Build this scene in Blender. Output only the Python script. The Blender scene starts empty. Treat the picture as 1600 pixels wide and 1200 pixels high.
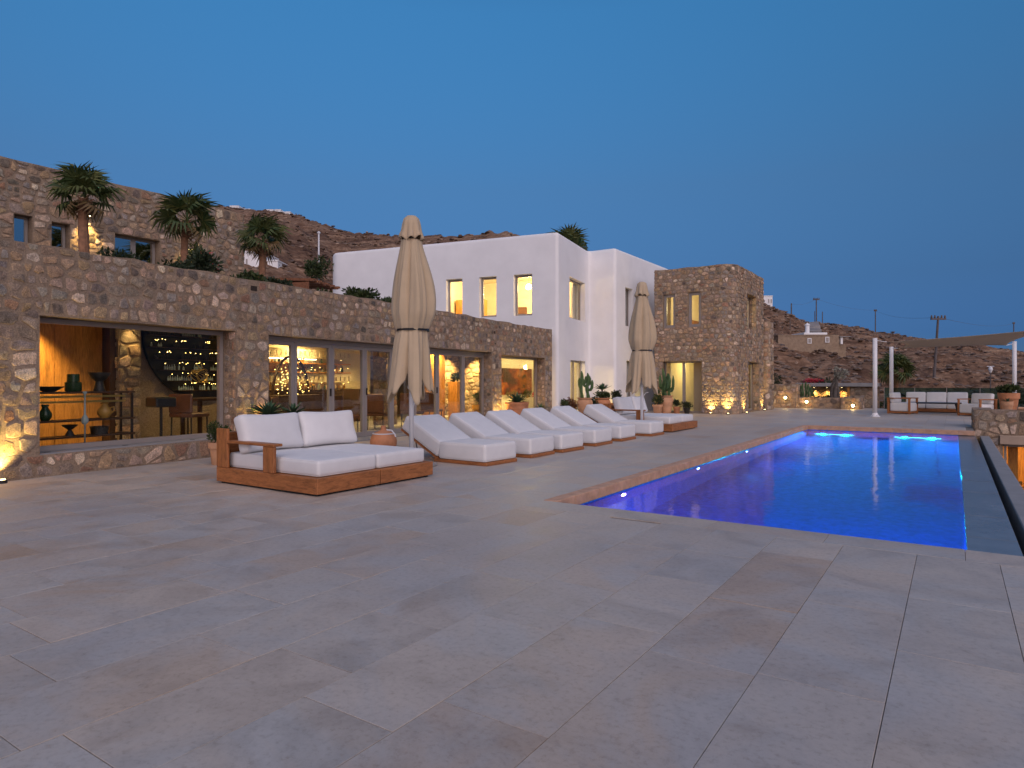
import bpy, bmesh, math, random
from mathutils import Vector, Matrix, noise
random.seed(7)
S = bpy.context.scene
COL = S.collection
PI = math.pi
R = math.radians

# ---------------------------------------------------------------- camera, sky, sun, exposure
cam_d = bpy.data.cameras.new('camera')
cam = bpy.data.objects.new('camera', cam_d); COL.objects.link(cam)
cam_d.sensor_width = 36; cam_d.lens = 36*1035/1600; cam_d.shift_y = -4.4/1600
cam_d.clip_start = 0.05; cam_d.clip_end = 6000
YAW = R(33.713)
cam.location = (0, 0, 1.3); cam.rotation_euler = (PI/2, 0, YAW)
S.camera = cam

SUN_AZ, SUN_EL = R(132), R(22)
world = bpy.data.worlds.new('World'); S.world = world; world.use_nodes = True
wn, wl = world.node_tree.nodes, world.node_tree.links
bg = wn['Background']; bg.inputs[1].default_value = 0.068
sky = wn.new('ShaderNodeTexSky'); sky.sky_type = 'NISHITA'; sky.sun_disc = False
sky.sun_elevation = SUN_EL; sky.sun_rotation = SUN_AZ
sky.ozone_density = 6; sky.dust_density = 0; sky.air_density = 1
geo = wn.new('ShaderNodeNewGeometry'); sep = wn.new('ShaderNodeSeparateXYZ')
neg = wn.new('ShaderNodeMath'); neg.operation = 'MULTIPLY'; neg.inputs[1].default_value = -1
wl.new(geo.outputs['Incoming'], sep.inputs[0]); wl.new(sep.outputs['Z'], neg.inputs[0])
ramp = wn.new('ShaderNodeValToRGB'); wl.new(neg.outputs[0], ramp.inputs[0])
el = ramp.color_ramp.elements
el[0].position = 0.0; el[0].color = (.09, .16, .34, 1)
el[1].position = 1.0; el[1].color = (.48, .93, .96, 1)
for p, c in ((.062, (.103, .181, .357)), (.14, (.197, .273, .376)), (.276, (.37, .50, .545)), (.485, (.48, .93, .96))):
    e = el.new(p); e.color = (*c, 1)
mulw = wn.new('ShaderNodeMix'); mulw.data_type = 'RGBA'; mulw.blend_type = 'MULTIPLY'; mulw.inputs[0].default_value = 1
wl.new(sky.outputs[0], mulw.inputs[6]); wl.new(ramp.outputs[0], mulw.inputs[7]); wl.new(mulw.outputs[2], bg.inputs[0])

sun_d = bpy.data.lights.new('sun', 'SUN'); sun = bpy.data.objects.new('sun', sun_d); COL.objects.link(sun)
sun_d.energy = 1.38; sun_d.angle = R(95); sun_d.color = (1, .755, .645)
sd = Vector((math.sin(SUN_AZ)*math.cos(SUN_EL), math.cos(SUN_AZ)*math.cos(SUN_EL), math.sin(SUN_EL)))
sun.location = (30, -40, 20); sun.rotation_euler = (-sd).to_track_quat('-Z', 'Y').to_euler()

vs = S.view_settings
vs.view_transform = 'Standard'; vs.look = 'None'; vs.gamma = 1; vs.exposure = 1.0; vs.use_curve_mapping = False
cy = S.cycles
cy.max_bounces = 6; cy.diffuse_bounces = 3; cy.glossy_bounces = 3; cy.transmission_bounces = 4; cy.transparent_max_bounces = 14
cy.caustics_reflective = False; cy.caustics_refractive = False
cy.sample_clamp_indirect = 2.5; cy.sample_clamp_direct = 0
cy.use_denoising = True; cy.blur_glossy = 0.5
try: cy.use_light_tree = True
except Exception: pass

# ---------------------------------------------------------------- object helpers
def worldm(o):
    if o.parent: return worldm(o.parent) @ o.matrix_parent_inverse @ o.matrix_basis
    return o.matrix_basis.copy()

def put(o, parent=None):
    COL.objects.link(o)
    if parent is not None:
        o.parent = parent; o.matrix_parent_inverse = worldm(parent).inverted()
    return o

def tag(o, label, cat, group=None, kind=None):
    o['label'] = label
    if cat: o['category'] = cat
    if group: o['group'] = group
    if kind: o['kind'] = kind
    return o

def thing(name, label, cat, loc=(0, 0, 0), rotz=0, group=None):
    o = bpy.data.objects.new(name, None); o.empty_display_size = .2
    o.location = loc; o.rotation_euler = (0, 0, rotz); put(o)
    return tag(o, label, cat, group)

def dup(o, parent=None, loc=None, rotz=None, label=None, sc=None):
    c = o.copy(); COL.objects.link(c)
    if parent is not None:
        c.parent = parent; c.matrix_parent_inverse = o.matrix_parent_inverse
    for ch in list(o.children): dup(ch, c)
    if loc is not None: c.location = loc
    if rotz is not None: c.rotation_euler = (0, 0, rotz)
    if sc is not None: c.scale = (sc, sc, sc)
    if label: c['label'] = label
    return c

class G:
    """collects verts / faces and links them as one mesh object"""
    def __init__(s): s.v = []; s.f = []; s.t = None
    def add(s, vs, fs, M=None):
        n = len(s.v)
        s.v += [tuple(M @ Vector(p)) if M is not None else tuple(p) for p in vs]
        s.f += [tuple(i+n for i in f) for f in fs]; return s
    def box(s, x0, y0, z0, x1, y1, z1, M=None):
        v = [(x0,y0,z0),(x1,y0,z0),(x1,y1,z0),(x0,y1,z0),(x0,y0,z1),(x1,y0,z1),(x1,y1,z1),(x0,y1,z1)]
        return s.add(v, [(3,2,1,0),(4,5,6,7),(0,1,5,4),(1,2,6,5),(2,3,7,6),(3,0,4,7)], M)
    def hexa(s, v):
        return s.add(v, [(3,2,1,0),(4,5,6,7),(0,1,5,4),(1,2,6,5),(2,3,7,6),(3,0,4,7)])
    def tube(s, pts, rad, n=8, cap=True, M=None):
        pts = [Vector(p) for p in pts]; k = len(pts)
        if not isinstance(rad, (list, tuple)): rad = [rad]*k
        vs = []; a = None
        for i, p in enumerate(pts):
            d = (pts[min(i+1, k-1)] - pts[max(i-1, 0)]).normalized()
            if a is None:
                a = d.orthogonal().normalized()
            else:
                a = (a - d*a.dot(d)); a = a.normalized() if a.length > 1e-6 else d.orthogonal().normalized()
            b = d.cross(a)
            vs += [p + (a*math.cos(2*PI*j/n) + b*math.sin(2*PI*j/n))*rad[i] for j in range(n)]
        fs = [(i*n+j, i*n+(j+1) % n, (i+1)*n+(j+1) % n, (i+1)*n+j) for i in range(k-1) for j in range(n)]
        if cap: fs += [tuple(range(n))[::-1], tuple((k-1)*n+j for j in range(n))]
        return s.add(vs, fs, M)
    def lathe(s, prof, n=20, c=(0, 0, 0), M=None, sq=0):
        vs = []
        for r, z in prof:
            for j in range(n):
                a = 2*PI*j/n; q = 1
                if sq:
                    q = 1/max(abs(math.cos(a)), abs(math.sin(a))); q = 1+(q-1)*sq
                vs.append((c[0]+r*q*math.cos(a), c[1]+r*q*math.sin(a), c[2]+z))
        k = len(prof)
        fs = [(i*n+j, i*n+(j+1) % n, (i+1)*n+(j+1) % n, (i+1)*n+j) for i in range(k-1) for j in range(n)]
        fs += [tuple(range(n))[::-1], tuple((k-1)*n+j for j in range(n))]
        return s.add(vs, fs, M)
    def mesh(s, name, mat, smooth=False, bevel=0, seg=1):
        me = bpy.data.meshes.new(name); me.from_pydata(s.v, [], s.f)
        if bevel:
            bm = bmesh.new(); bm.from_mesh(me)
            ed = [e for e in bm.edges if len(e.link_faces) == 2 and e.calc_face_angle(0) > .4]
            bmesh.ops.bevel(bm, geom=ed, offset=bevel, segments=seg, affect='EDGES', profile=.5, clamp_overlap=True)
            bm.to_mesh(me); bm.free()
        if mat is not None: me.materials.append(mat)
        if smooth:
            me.polygons.foreach_set('use_smooth', [True]*len(me.polygons))
        if s.t is not None:
            at = me.attributes.new('tint', 'FLOAT_COLOR', 'POINT')
            at.data.foreach_set('color', [c for t in s.t for c in (t if len(t) == 4 else (*t, 1))])
        me.update(); return me
    def ob(s, name, mat, parent=None, smooth=False, bevel=0, seg=1):
        return put(bpy.data.objects.new(name, s.mesh(name, mat, smooth, bevel, seg)), parent)

def smooth_angle(o, deg=40):
    me = o.data
    bm = bmesh.new(); bm.from_mesh(me)
    for f in bm.faces: f.smooth = True
    for e in bm.edges:
        e.smooth = len(e.link_faces) == 2 and e.calc_face_angle(9) < R(deg)
    bm.to_mesh(me); bm.free(); return o

def cushion(sx, sy, sz, r=.06, puff=.02, nx=10, ny=10):
    """soft rounded box with slightly crowned faces, base centred at the origin"""
    g = G(); bm = bmesh.new()
    bmesh.ops.create_cube(bm, size=1)
    for v in bm.verts: v.co = Vector((v.co.x*sx, v.co.y*sy, v.co.z*sz))
    bmesh.ops.bevel(bm, geom=bm.edges[:], offset=r, segments=3, affect='EDGES', profile=.6)
    bmesh.ops.subdivide_edges(bm, edges=[e for e in bm.edges if e.calc_length() > min(sx, sy)*.5], cuts=4, use_grid_fill=True)
    for v in bm.verts:
        u, w, t = v.co.x/(sx/2), v.co.y/(sy/2), v.co.z/(sz/2)
        k = (1-min(1, abs(u))**2)*(1-min(1, abs(w))**2)
        v.co.z += (1 if t > 0 else -1)*puff*k
        n = noise.noise(v.co*3.1+Vector((sx*7, 0, 0)))*puff*.35
        v.co += Vector((n*.4, n*.4, n))
        v.co.z += sz/2
    me = bpy.data.meshes.new('c'); bm.to_mesh(me); bm.free()
    g.v = [tuple(v.co) for v in me.vertices]; g.f = [tuple(p.vertices) for p in me.polygons]
    bpy.data.meshes.remove(me); return g

def piping(parent, sx, sy, sz, m, mat, e=.0135, r=.0055):
    """sewn welt along the upper and lower edge of a cushion"""
    g = G(); a, b, q = sx/2-e, sy/2-e, .035
    for z in (e, sz-e):
        pts = []
        for cx, cy, t0 in ((a-q, b-q, 0), (-a+q, b-q, 90), (-a+q, -b+q, 180), (a-q, -b+q, 270)):
            pts += [(cx+q*math.cos(R(t0+k*22.5)), cy+q*math.sin(R(t0+k*22.5)), z) for k in range(5)]
        g.tube(pts+pts[:1], r, 5, False)
    g.v = [tuple(m @ Vector(p)) for p in g.v]; return g.ob('piping', mat, parent, smooth=True)

# ---------------------------------------------------------------- materials
class N:
    def __init__(s, name):
        s.m = bpy.data.materials.new(name); s.m.use_nodes = True
        s.n = s.m.node_tree.nodes; s.l = s.m.node_tree.links
        s.b = s.n['Principled BSDF']; s.out = s.n['Material Output']
    def new(s, t, **kw):
        o = s.n.new(t)
        for k, v in kw.items(): setattr(o, k, v)
        return o
    def link(s, a, b): s.l.new(a, b)
    def coord(s, which='Object', scale=(1, 1, 1)):
        tc = s.new('ShaderNodeTexCoord') if which != 'World' else s.new('ShaderNodeNewGeometry')
        mp = s.new('ShaderNodeMapping'); mp.inputs['Scale'].default_value = scale
        s.link(tc.outputs['Position' if which == 'World' else which], mp.inputs[0]); return mp.outputs[0]
    def noise(s, vec, scale, detail=4, rough=.55, dist=0):
        o = s.new('ShaderNodeTexNoise'); s.link(vec, o.inputs['Vector'])
        o.inputs['Scale'].default_value = scale; o.inputs['Detail'].default_value = detail
        o.inputs['Roughness'].default_value = rough; o.inputs['Distortion'].default_value = dist
        return o.outputs[0]
    def ramp(s, fac, stops):
        o = s.new('ShaderNodeValToRGB'); s.link(fac, o.inputs[0]); e = o.color_ramp.elements
        while len(e) < len(stops): e.new(.5)
        for i, (p, c) in enumerate(stops):
            e[i].position = p; e[i].color = (*c, 1) if len(c) == 3 else c
        return o.outputs[0]
    def mix(s, a, b, fac=.5, mode='MIX'):
        o = s.new('ShaderNodeMix', data_type='RGBA', blend_type=mode)
        for k, x in ((0, fac), (6, a), (7, b)):
            if hasattr(x, 'is_linked') or hasattr(x, 'links'): s.link(x, o.inputs[k])
            elif k == 0: o.inputs[0].default_value = x
            else: o.inputs[k].default_value = (*x, 1)
        return o.outputs[2]
    def col(s, c):
        if isinstance(c, tuple): s.b.inputs['Base Color'].default_value = (*c, 1)
        else: s.link(c, s.b.inputs['Base Color'])
        return s
    def rough(s, r):
        if isinstance(r, (int, float)): s.b.inputs['Roughness'].default_value = r
        else: s.link(r, s.b.inputs['Roughness'])
        return s
    def bump(s, h, strength=.3, dist=.02):
        o = s.new('ShaderNodeBump'); o.inputs['Strength'].default_value = strength; o.inputs['Distance'].default_value = dist
        s.link(h, o.inputs['Height']); s.link(o.outputs[0], s.b.inputs['Normal']); return s
    def spec(s, v): s.b.inputs['Specular IOR Level'].default_value = v; return s

def plain(name, c, rough=.6, var=.12, scale=6, bump=0, metal=0, spec=.4, vec='Object'):
    n = N(name); v = n.coord(vec); f = n.noise(v, scale, 5)
    lo = tuple(x*(1-var) for x in c); hi = tuple(min(1, x*(1+var)) for x in c)
    n.col(n.ramp(f, [(.3, lo), (.7, hi)])).rough(rough).spec(spec)
    n.b.inputs['Metallic'].default_value = metal
    if bump: n.bump(n.noise(v, scale*6, 4), bump, .01)
    return n.m

def emit(name, c, strength):
    n = N(name); n.b.inputs['Base Color'].default_value = (*c, 1)
    n.b.inputs['Emission Color'].default_value = (*c, 1); n.b.inputs['Emission Strength'].default_value = strength
    return n.m

def m_stone():
    n = N('rubble_stone'); v = n.coord('World')
    at = n.new('ShaderNodeAttribute', attribute_name='tint')
    f1 = n.noise(v, 11, 7, .7); f2 = n.noise(v, 60, 5, .75); f3 = n.noise(v, 3, 6, .6); f4 = n.noise(v, 22, 5, .7)
    c = n.mix(at.outputs['Color'], n.ramp(f1, [(.28, (.48, .42, .38)), (.48, (1.15, 1.1, 1.05)), (.72, (1.9, 1.72, 1.5))]), .85, 'MULTIPLY')
    c = n.mix(c, n.ramp(f2, [(.35, (.45, .43, .42)), (.5, (1, 1, 1)), (.66, (1.7, 1.65, 1.6))]), .75, 'MULTIPLY')
    mo = n.mix(n.ramp(f3, [(.3, MORTAR[0]), (.7, MORTAR[1])]), n.ramp(f2, [(.35, (.62, .6, .58)), (.6, (1.12, 1.1, 1.08))]), .8, 'MULTIPLY')
    ad = n.new('ShaderNodeMath', operation='MULTIPLY_ADD'); n.link(f4, ad.inputs[0]); ad.inputs[1].default_value = 1.5; n.link(at.outputs['Alpha'], ad.inputs[2])
    e = n.ramp(ad.outputs[0], [(.62, (0, 0, 0)), (.95, (1, 1, 1))])
    n.col(n.mix(mo, c, e)).rough(.9).spec(.2)
    n.bump(n.mix(f1, f2, .45), .8, .03); return n.m
MORTAR = ((.25, .183, .13), (.37, .278, .198))
def m_mortar():
    n = N('earth_mortar'); v = n.coord('World')
    f1 = n.noise(v, 3, 6, .6); f2 = n.noise(v, 40, 5, .7)
    c = n.ramp(f1, [(.3, MORTAR[0]), (.7, MORTAR[1])])
    c = n.mix(c, n.ramp(f2, [(.35, (.62, .6, .58)), (.6, (1.12, 1.1, 1.08))]), .8, 'MULTIPLY')
    n.col(c).rough(.93).spec(.2).bump(n.mix(f1, f2, .6), .8, .03); return n.m
def m_tile():
    n = N('limestone_tile'); v = n.coord('World')
    oi = n.new('ShaderNodeObjectInfo'); ge = n.new('ShaderNodeNewGeometry')
    ad = n.new('ShaderNodeMath', operation='ADD'); fr = n.new('ShaderNodeMath', operation='FRACT')
    n.link(oi.outputs['Random'], ad.inputs[0]); n.link(ge.outputs['Random Per Island'], ad.inputs[1]); n.link(ad.outputs[0], fr.inputs[0])
    base = n.ramp(fr.outputs[0], [(0, (.45, .345, .265)), (.18, (.50, .405, .325)), (.36, (.465, .41, .36)), (.55, (.53, .44, .36)), (.75, (.455, .40, .35)), (1, (.51, .415, .335))])
    vo = n.new('ShaderNodeCombineXYZ'); n.link(fr.outputs[0], vo.inputs[2])
    va = n.new('ShaderNodeVectorMath', operation='MULTIPLY_ADD'); n.link(vo.outputs[0], va.inputs[0]); va.inputs[1].default_value = (1, 1, 9); n.link(v, va.inputs[2])
    f0 = n.noise(v, .35, 3); f1 = n.noise(va.outputs[0], 2.0, 7, .64, .9); f2 = n.noise(v, 30, 6, .75); f3 = n.noise(va.outputs[0], .9, 5, .6, 1.2); f4 = n.noise(v, 7, 6, .7)
    c = n.mix(base, (.44, .42, .40), n.ramp(f3, [(.45, (0, 0, 0)), (.62, (.75, .75, .75))]))
    c = n.mix(c, n.ramp(f1, [(.3, (.80, .77, .74)), (.5, (1, 1, 1)), (.72, (1.1, 1.1, 1.1))]), .9, 'MULTIPLY')
    c = n.mix(c, n.ramp(f2, [(.32, (.76, .73, .70)), (.48, (1, 1, 1)), (.7, (1.09, 1.09, 1.09))]), .8, 'MULTIPLY')
    c = n.mix(c, n.ramp(f4, [(.30, (.80, .78, .76)), (.42, (1, 1, 1))]), .7, 'MULTIPLY')
    c = n.mix(c, n.ramp(f0, [(.35, (.88, .88, .9)), (.65, (1.06, 1.04, 1))]), 1, 'MULTIPLY')
    n.col(c).rough(n.ramp(f1, [(.3, (.40,)*3), (.7, (.66,)*3)])).spec(.35)
    n.bump(n.mix(f2, f4, .4), .3, .005); return n.m
def m_wood(name, c, sc=(1, 1, 1), rough=.5):
    n = N(name); v = n.coord('Object', sc)
    w = n.noise(v, 3.5, 6, .6, .8); f2 = n.noise(v, 18, 4, .6, .4)
    lo = tuple(x*.55 for x in c); hi = tuple(x*1.25 for x in c)
    cc = n.ramp(w, [(.3, lo), (.5, c), (.72, hi)])
    cc = n.mix(cc, n.ramp(f2, [(.35, (.75, .72, .7)), (.6, (1.08, 1.08, 1.08))]), .8, 'MULTIPLY')
    n.col(cc).rough(rough).spec(.35).bump(f2, .15, .004); return n.m
def m_fabric(name, c):
    n = N(name); v = n.coord('Object')
    f = n.noise(v, 5, 4); w = n.noise(v, 260, 2)
    n.col(n.ramp(f, [(.3, tuple(x*.965 for x in c)), (.7, tuple(min(1, x*1.04) for x in c))])).rough(.9).spec(.15)
    n.b.inputs['Sheen Weight'].default_value = .15
    n.bump(n.mix(f, w, .3), .12, .012); return n.m
def m_leaf(name, c, c2, trans=.0):
    n = N(name); ge = n.new('ShaderNodeNewGeometry'); oi = n.new('ShaderNodeObjectInfo')
    ad = n.new('ShaderNodeMath', operation='ADD'); fr = n.new('ShaderNodeMath', operation='FRACT')
    n.link(oi.outputs['Random'], ad.inputs[0]); n.link(ge.outputs['Random Per Island'], ad.inputs[1]); n.link(ad.outputs[0], fr.inputs[0])
    f = n.noise(n.coord('World'), 9, 3)
    cc = n.ramp(fr.outputs[0], [(0, c), (1, c2)])
    cc = n.mix(cc, n.ramp(f, [(.3, (.75,)*3), (.7, (1.2,)*3)]), 1, 'MULTIPLY')
    n.col(cc).rough(.55).spec(.35)
    if trans:
        tr = n.new('ShaderNodeBsdfTranslucent'); n.link(cc, tr.inputs[0])
        mx = n.new('ShaderNodeMixShader'); mx.inputs[0].default_value = trans
        n.link(n.b.outputs[0], mx.inputs[1]); n.link(tr.outputs[0], mx.inputs[2]); n.link(mx.outputs[0], n.out.inputs[0])
    return n.m
def m_glass(name, tint=(.93, .95, .94), refl=.9):
    n = N(name); n.n.remove(n.b)
    tr = n.new('ShaderNodeBsdfTransparent'); tr.inputs[0].default_value = (*tint, 1)
    gl = n.new('ShaderNodeBsdfGlossy'); gl.inputs['Roughness'].default_value = .015
    fr = n.new('ShaderNodeFresnel'); fr.inputs['IOR'].default_value = 1.45
    mu = n.new('ShaderNodeMath', operation='MULTIPLY'); mu.inputs[1].default_value = refl; mu.use_clamp = True
    n.link(fr.outputs[0], mu.inputs[0])
    mx = n.new('ShaderNodeMixShader'); n.link(mu.outputs[0], mx.inputs[0]); n.link(tr.outputs[0], mx.inputs[1]); n.link(gl.outputs[0], mx.inputs[2])
    n.link(mx.outputs[0], n.out.inputs[0]); return n.m
def m_water():
    n = N('pool_water'); b = n.b
    b.inputs['Base Color'].default_value = (.75, .9, 1, 1); b.inputs['Transmission Weight'].default_value = 1
    b.inputs['IOR'].default_value = 1.24; b.inputs['Roughness'].default_value = .075; b.inputs['Specular IOR Level'].default_value = .3
    v = n.coord('World', (1, .55, 1)); n.bump(n.noise(v, 2.6, 3, .5, .4), .10, .05); return n.m
def m_hill():
    n = N('dry_hillside'); v = n.coord('World', (1, 1, 1)); v2 = n.coord('World', (.35, .35, 2.2))
    f1 = n.noise(v, .11, 8, .62); f2 = n.noise(v2, .55, 7, .68, .4); f3 = n.noise(v, 1.6, 6, .7)
    c = n.ramp(f2, [(.30, (.10, .060, .044)), (.44, (.19, .120, .082)), (.56, (.29, .195, .135)), (.70, (.46, .34, .235))])
    c = n.mix(c, n.ramp(f1, [(.35, (.70, .62, .58)), (.6, (1.1, 1.0, .92))]), .9, 'MULTIPLY')
    c = n.mix(c, n.ramp(f3, [(.36, (.5, .46, .46)), (.52, (1, 1, 1)), (.68, (1.4, 1.36, 1.3))]), .9, 'MULTIPLY')
    n.col(c).rough(.95).spec(.1).bump(n.mix(f2, f3, .5), .9, .6); return n.m
def m_painting():
    n = N('abstract_painting'); v = n.coord('Generated', (1, 1, 1))
    f = n.noise(v, 1.7, 5, .55, .5); g = n.noise(v, 4, 5, .6, .6)
    c = n.ramp(f, [(.3, (.02, .014, .012)), (.44, (.07, .022, .012)), (.52, (.24, .045, .012)), (.58, (.36, .11, .02)), (.66, (.05, .035, .03))])
    n.col(n.mix(c, n.ramp(g, [(.4, (.6,)*3), (.6, (1.2, 1.1, 1))]), .6, 'MULTIPLY')).rough(.5); return n.m

M = {}
M['stone'] = m_stone(); M['mortar'] = m_mortar(); M['tile'] = m_tile()
M['grout'] = plain('tile_grout', (.19, .165, .14), .95)
M['coping'] = plain('sandstone_coping', (.55, .32, .205), .75, .2, 8, .2)
M['mosaic'] = plain('blue_pool_mosaic', (.05, .20, .68), .3, .35, 14)
M['water'] = m_water()
M['plaster'] = plain('white_plaster', (.81, .795, .79), .85, .045, 1.3, .3, spec=.2, vec='World')
M['cream'] = plain('cream_plaster', (.72, .64, .48), .85, .05, 3)
M['frame'] = plain('taupe_aluminium', (.29, .25, .225), .45, .06, 3, spec=.5)
M['glass'] = m_glass('window_glass', (.96, .97, .96), .22)
M['skyglass'] = m_glass('reflective_window_glass', (.32, .36, .4), 18.0)
M['railglass'] = m_glass('railing_glass', (.42, .60, .57), 1.2)
M['teak'] = m_wood('teak', (.36, .135, .045), (1.2, 6, 6))
M['teak_y'] = m_wood('teak_cross', (.36, .135, .045), (6, 1.2, 6))
M['teak_z'] = m_wood('teak_upright', (.36, .135, .045), (6, 6, 1.2))
M['panelwood'] = m_wood('oak_panel', (.52, .24, .06), (5, 5, .7), .55)
M['darkwood'] = m_wood('dark_wood', (.07, .035, .018), (5, 5, 1))
M['bamboo'] = m_wood('weathered_slats', (.24, .10, .05), (2, 8, 8), .8)
M['fabric'] = m_fabric('white_outdoor_fabric', (.70, .685, .68))
M['canvas'] = m_fabric('sand_canvas', (.50, .385, .255))
M['sail'] = m_fabric('taupe_sail', (.50, .41, .325))
M['white'] = plain('white_powder_coat', (.72, .71, .72), .4, .03, 4)
M['black'] = plain('black_metal', (.015, .015, .016), .45, .1, 4)
M['blackstrap'] = plain('black_strap', (.012, .012, .014), .7, .1, 4)
M['clay'] = plain('terracotta', (.50, .215, .105), .8, .2, 5, .25)
M['clay2'] = plain('pale_terracotta', (.53, .29, .165), .82, .2, 5, .25)
M['soil'] = plain('potting_soil', (.035, .024, .018), .95, .3, 12)
M['concrete'] = plain('grey_concrete', (.27, .26, .255), .8, .1, 4, .1, vec='World')
M['wetstone'] = plain('wet_slate_tile', (.15, .16, .175), .22, .2, 3, .05, vec='World')
M['trunk'] = plain('palm_trunk', (.27, .135, .075), .9, .3, 14, .6)
M['bark'] = plain('grey_bark', (.10, .085, .075), .9, .3, 9, .6)
M['palm'] = m_leaf('palm_leaf', (.045, .082, .024), (.14, .145, .042), .25)
M['palmdry'] = m_leaf('dry_palm_leaf', (.16, .10, .04), (.22, .15, .06), .15)
M['agave'] = m_leaf('agave_leaf', (.035, .085, .045), (.065, .13, .07))
M['cactus'] = m_leaf('cactus_skin', (.045, .095, .035), (.08, .14, .05))
M['shrub'] = m_leaf('shrub_leaf', (.028, .05, .014), (.075, .095, .03), .15)
M['darkshrub'] = m_leaf('dark_shrub_leaf', (.018, .032, .014), (.045, .062, .024), .15)
M['dryshrub'] = m_leaf('dry_shrub_leaf', (.14, .05, .025), (.20, .09, .04), .15)
M['silver'] = m_leaf('silver_leaf', (.26, .26, .21), (.45, .44, .37), .1)
M['flower'] = m_leaf('pink_petals', (.5, .03, .06), (.7, .08, .10), .2)
M['hill'] = m_hill()
M['rock'] = plain('field_rock', (.31, .22, .16), .95, .4, 1.4, .5, vec='World')
M['scrub'] = m_leaf('dry_scrub', (.095, .060, .043), (.20, .135, .09))
M['road'] = plain('grey_track', (.24, .22, .21), .9, .15, 1)
M['ironwood'] = plain('weathered_pole', (.12, .10, .095), .9, .2, 3)
M['lamp'] = emit('warm_lamp', (1, .74, .32), 22)
M['lamp_hot'] = emit('warm_uplight_lens', (1, .76, .34), 8)
M['cove'] = emit('cove_strip', (1, .80, .38), 9)
M['fairy'] = emit('fairy_light', (1, .66, .18), 7)
M['poolblue'] = emit('blue_pool_lamp', (.12, .25, 1), 30)
M['poolviolet'] = emit('violet_pool_lamp', (.55, .30, 1), 30)
M['poolcyan'] = emit('cyan_pool_lamp', (.03, .65, 1), 14)
M['gold'] = plain('brass', (.62, .42, .12), .3, .1, 5, metal=1)
M['greenglaze'] = plain('green_glaze', (.025, .055, .022), .2, .2, 5)
M['darkclay'] = plain('dark_clay', (.03, .026, .022), .5, .2, 5)
M['ochre'] = plain('ochre_glaze', (.40, .22, .05), .35, .2, 5)
M['leather'] = plain('brown_leather', (.13, .055, .03), .5, .2, 5)
M['disc'] = plain('dark_bronze_disc', (.02, .017, .012), .5, .3, 6)
M['bottle'] = plain('pale_bottle_glass', (.30, .36, .36), .12, .2, 6)
M['painting'] = m_painting()
M['beige'] = plain('beige_render', (.42, .31, .23), .85, .1, 4)
M['bloom'] = plain('pale_lamp_glass', (.5, .62, .6), .3, .05)

def lamp(kind, loc, power, color=(1, .66, .26), parent=None, aim=None, size=.1, spot=70, blend=.6):
    d = bpy.data.lights.new('lamp_light', kind); d.energy = power; d.color = color
    if kind == 'SPOT': d.spot_size = R(spot); d.spot_blend = blend; d.shadow_soft_size = size
    elif kind == 'POINT': d.shadow_soft_size = size
    elif kind == 'AREA': d.shape = 'DISK'; d.size = size
    o = bpy.data.objects.new('lamp_light', d); o.location = loc
    if aim is not None: o.rotation_euler = Vector(aim).to_track_quat('-Z', 'Y').to_euler()
    return put(o, parent)

def seen(p):
    """how large one square metre at p shows in the photograph (0 when outside the frame)"""
    d = -p[0]*math.sin(YAW)+p[1]*math.cos(YAW); l = p[0]*math.cos(YAW)+p[1]*math.sin(YAW)
    if d < .5: return 0
    x = 800+1035*l/d; y = 595.6-1035*(p[2]-1.3)/d
    return 0 if not (-60 < x < 1660 and -60 < y < 1260) else 1/(d*d+l*l)
# ---------------------------------------------------------------- masonry tools
class Path:
    """plan polyline with rounded corners; outward side is on the right of travel"""
    def __init__(s, pts, rad=0, seg=6):
        pts = [Vector(p) for p in pts]; k = len(pts)
        if not isinstance(rad, (list, tuple)): rad = [rad]*k
        out = [pts[0]]
        for i in range(1, k-1):
            r = rad[i]
            if r <= 0: out.append(pts[i]); continue
            a = (pts[i-1]-pts[i]).normalized(); b = (pts[i+1]-pts[i]).normalized()
            half = a.angle(b)/2; t = r/math.tan(half)
            p, q = pts[i]+a*t, pts[i]+b*t
            c = pts[i]+(a+b).normalized()*(r/math.sin(half))
            v0, v1 = p-c, q-c; ang = v0.angle_signed(v1)
            for j in range(seg+1):
                w = v0.copy(); w.rotate(Matrix.Rotation(-ang*j/seg, 2)); out.append(c+w)
        out.append(pts[-1])
        s.p = out; s.s = [0]
        for i in range(1, len(out)): s.s.append(s.s[-1]+(out[i]-out[i-1]).length)
        s.L = s.s[-1]
        s.sn = [(out[i+1]-out[i]).normalized() for i in range(len(out)-1)]
        s.n = []
        for i in range(len(out)):
            d = s.sn[max(i-1, 0)]+s.sn[min(i, len(s.sn)-1)]; d.normalize()
            s.n.append(Vector((d.y, -d.x)))
    def at(s, u, o=0, z=0):
        """point at distance u along, o inward, height z"""
        i = 0
        while i < len(s.s)-2 and u > s.s[i+1]: i += 1
        t = (u-s.s[i])/(s.s[i+1]-s.s[i]); p = s.p[i].lerp(s.p[i+1], t)
        if abs(t) < 1e-6: n = s.n[i]
        elif abs(t-1) < 1e-6: n = s.n[i+1]
        else: n = (s.n[i].lerp(s.n[i+1], min(1, max(0, t)))).normalized() if len(s.p) > 2 else s.n[0]
        return Vector((p.x-n.x*o, p.y-n.y*o, z))

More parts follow.
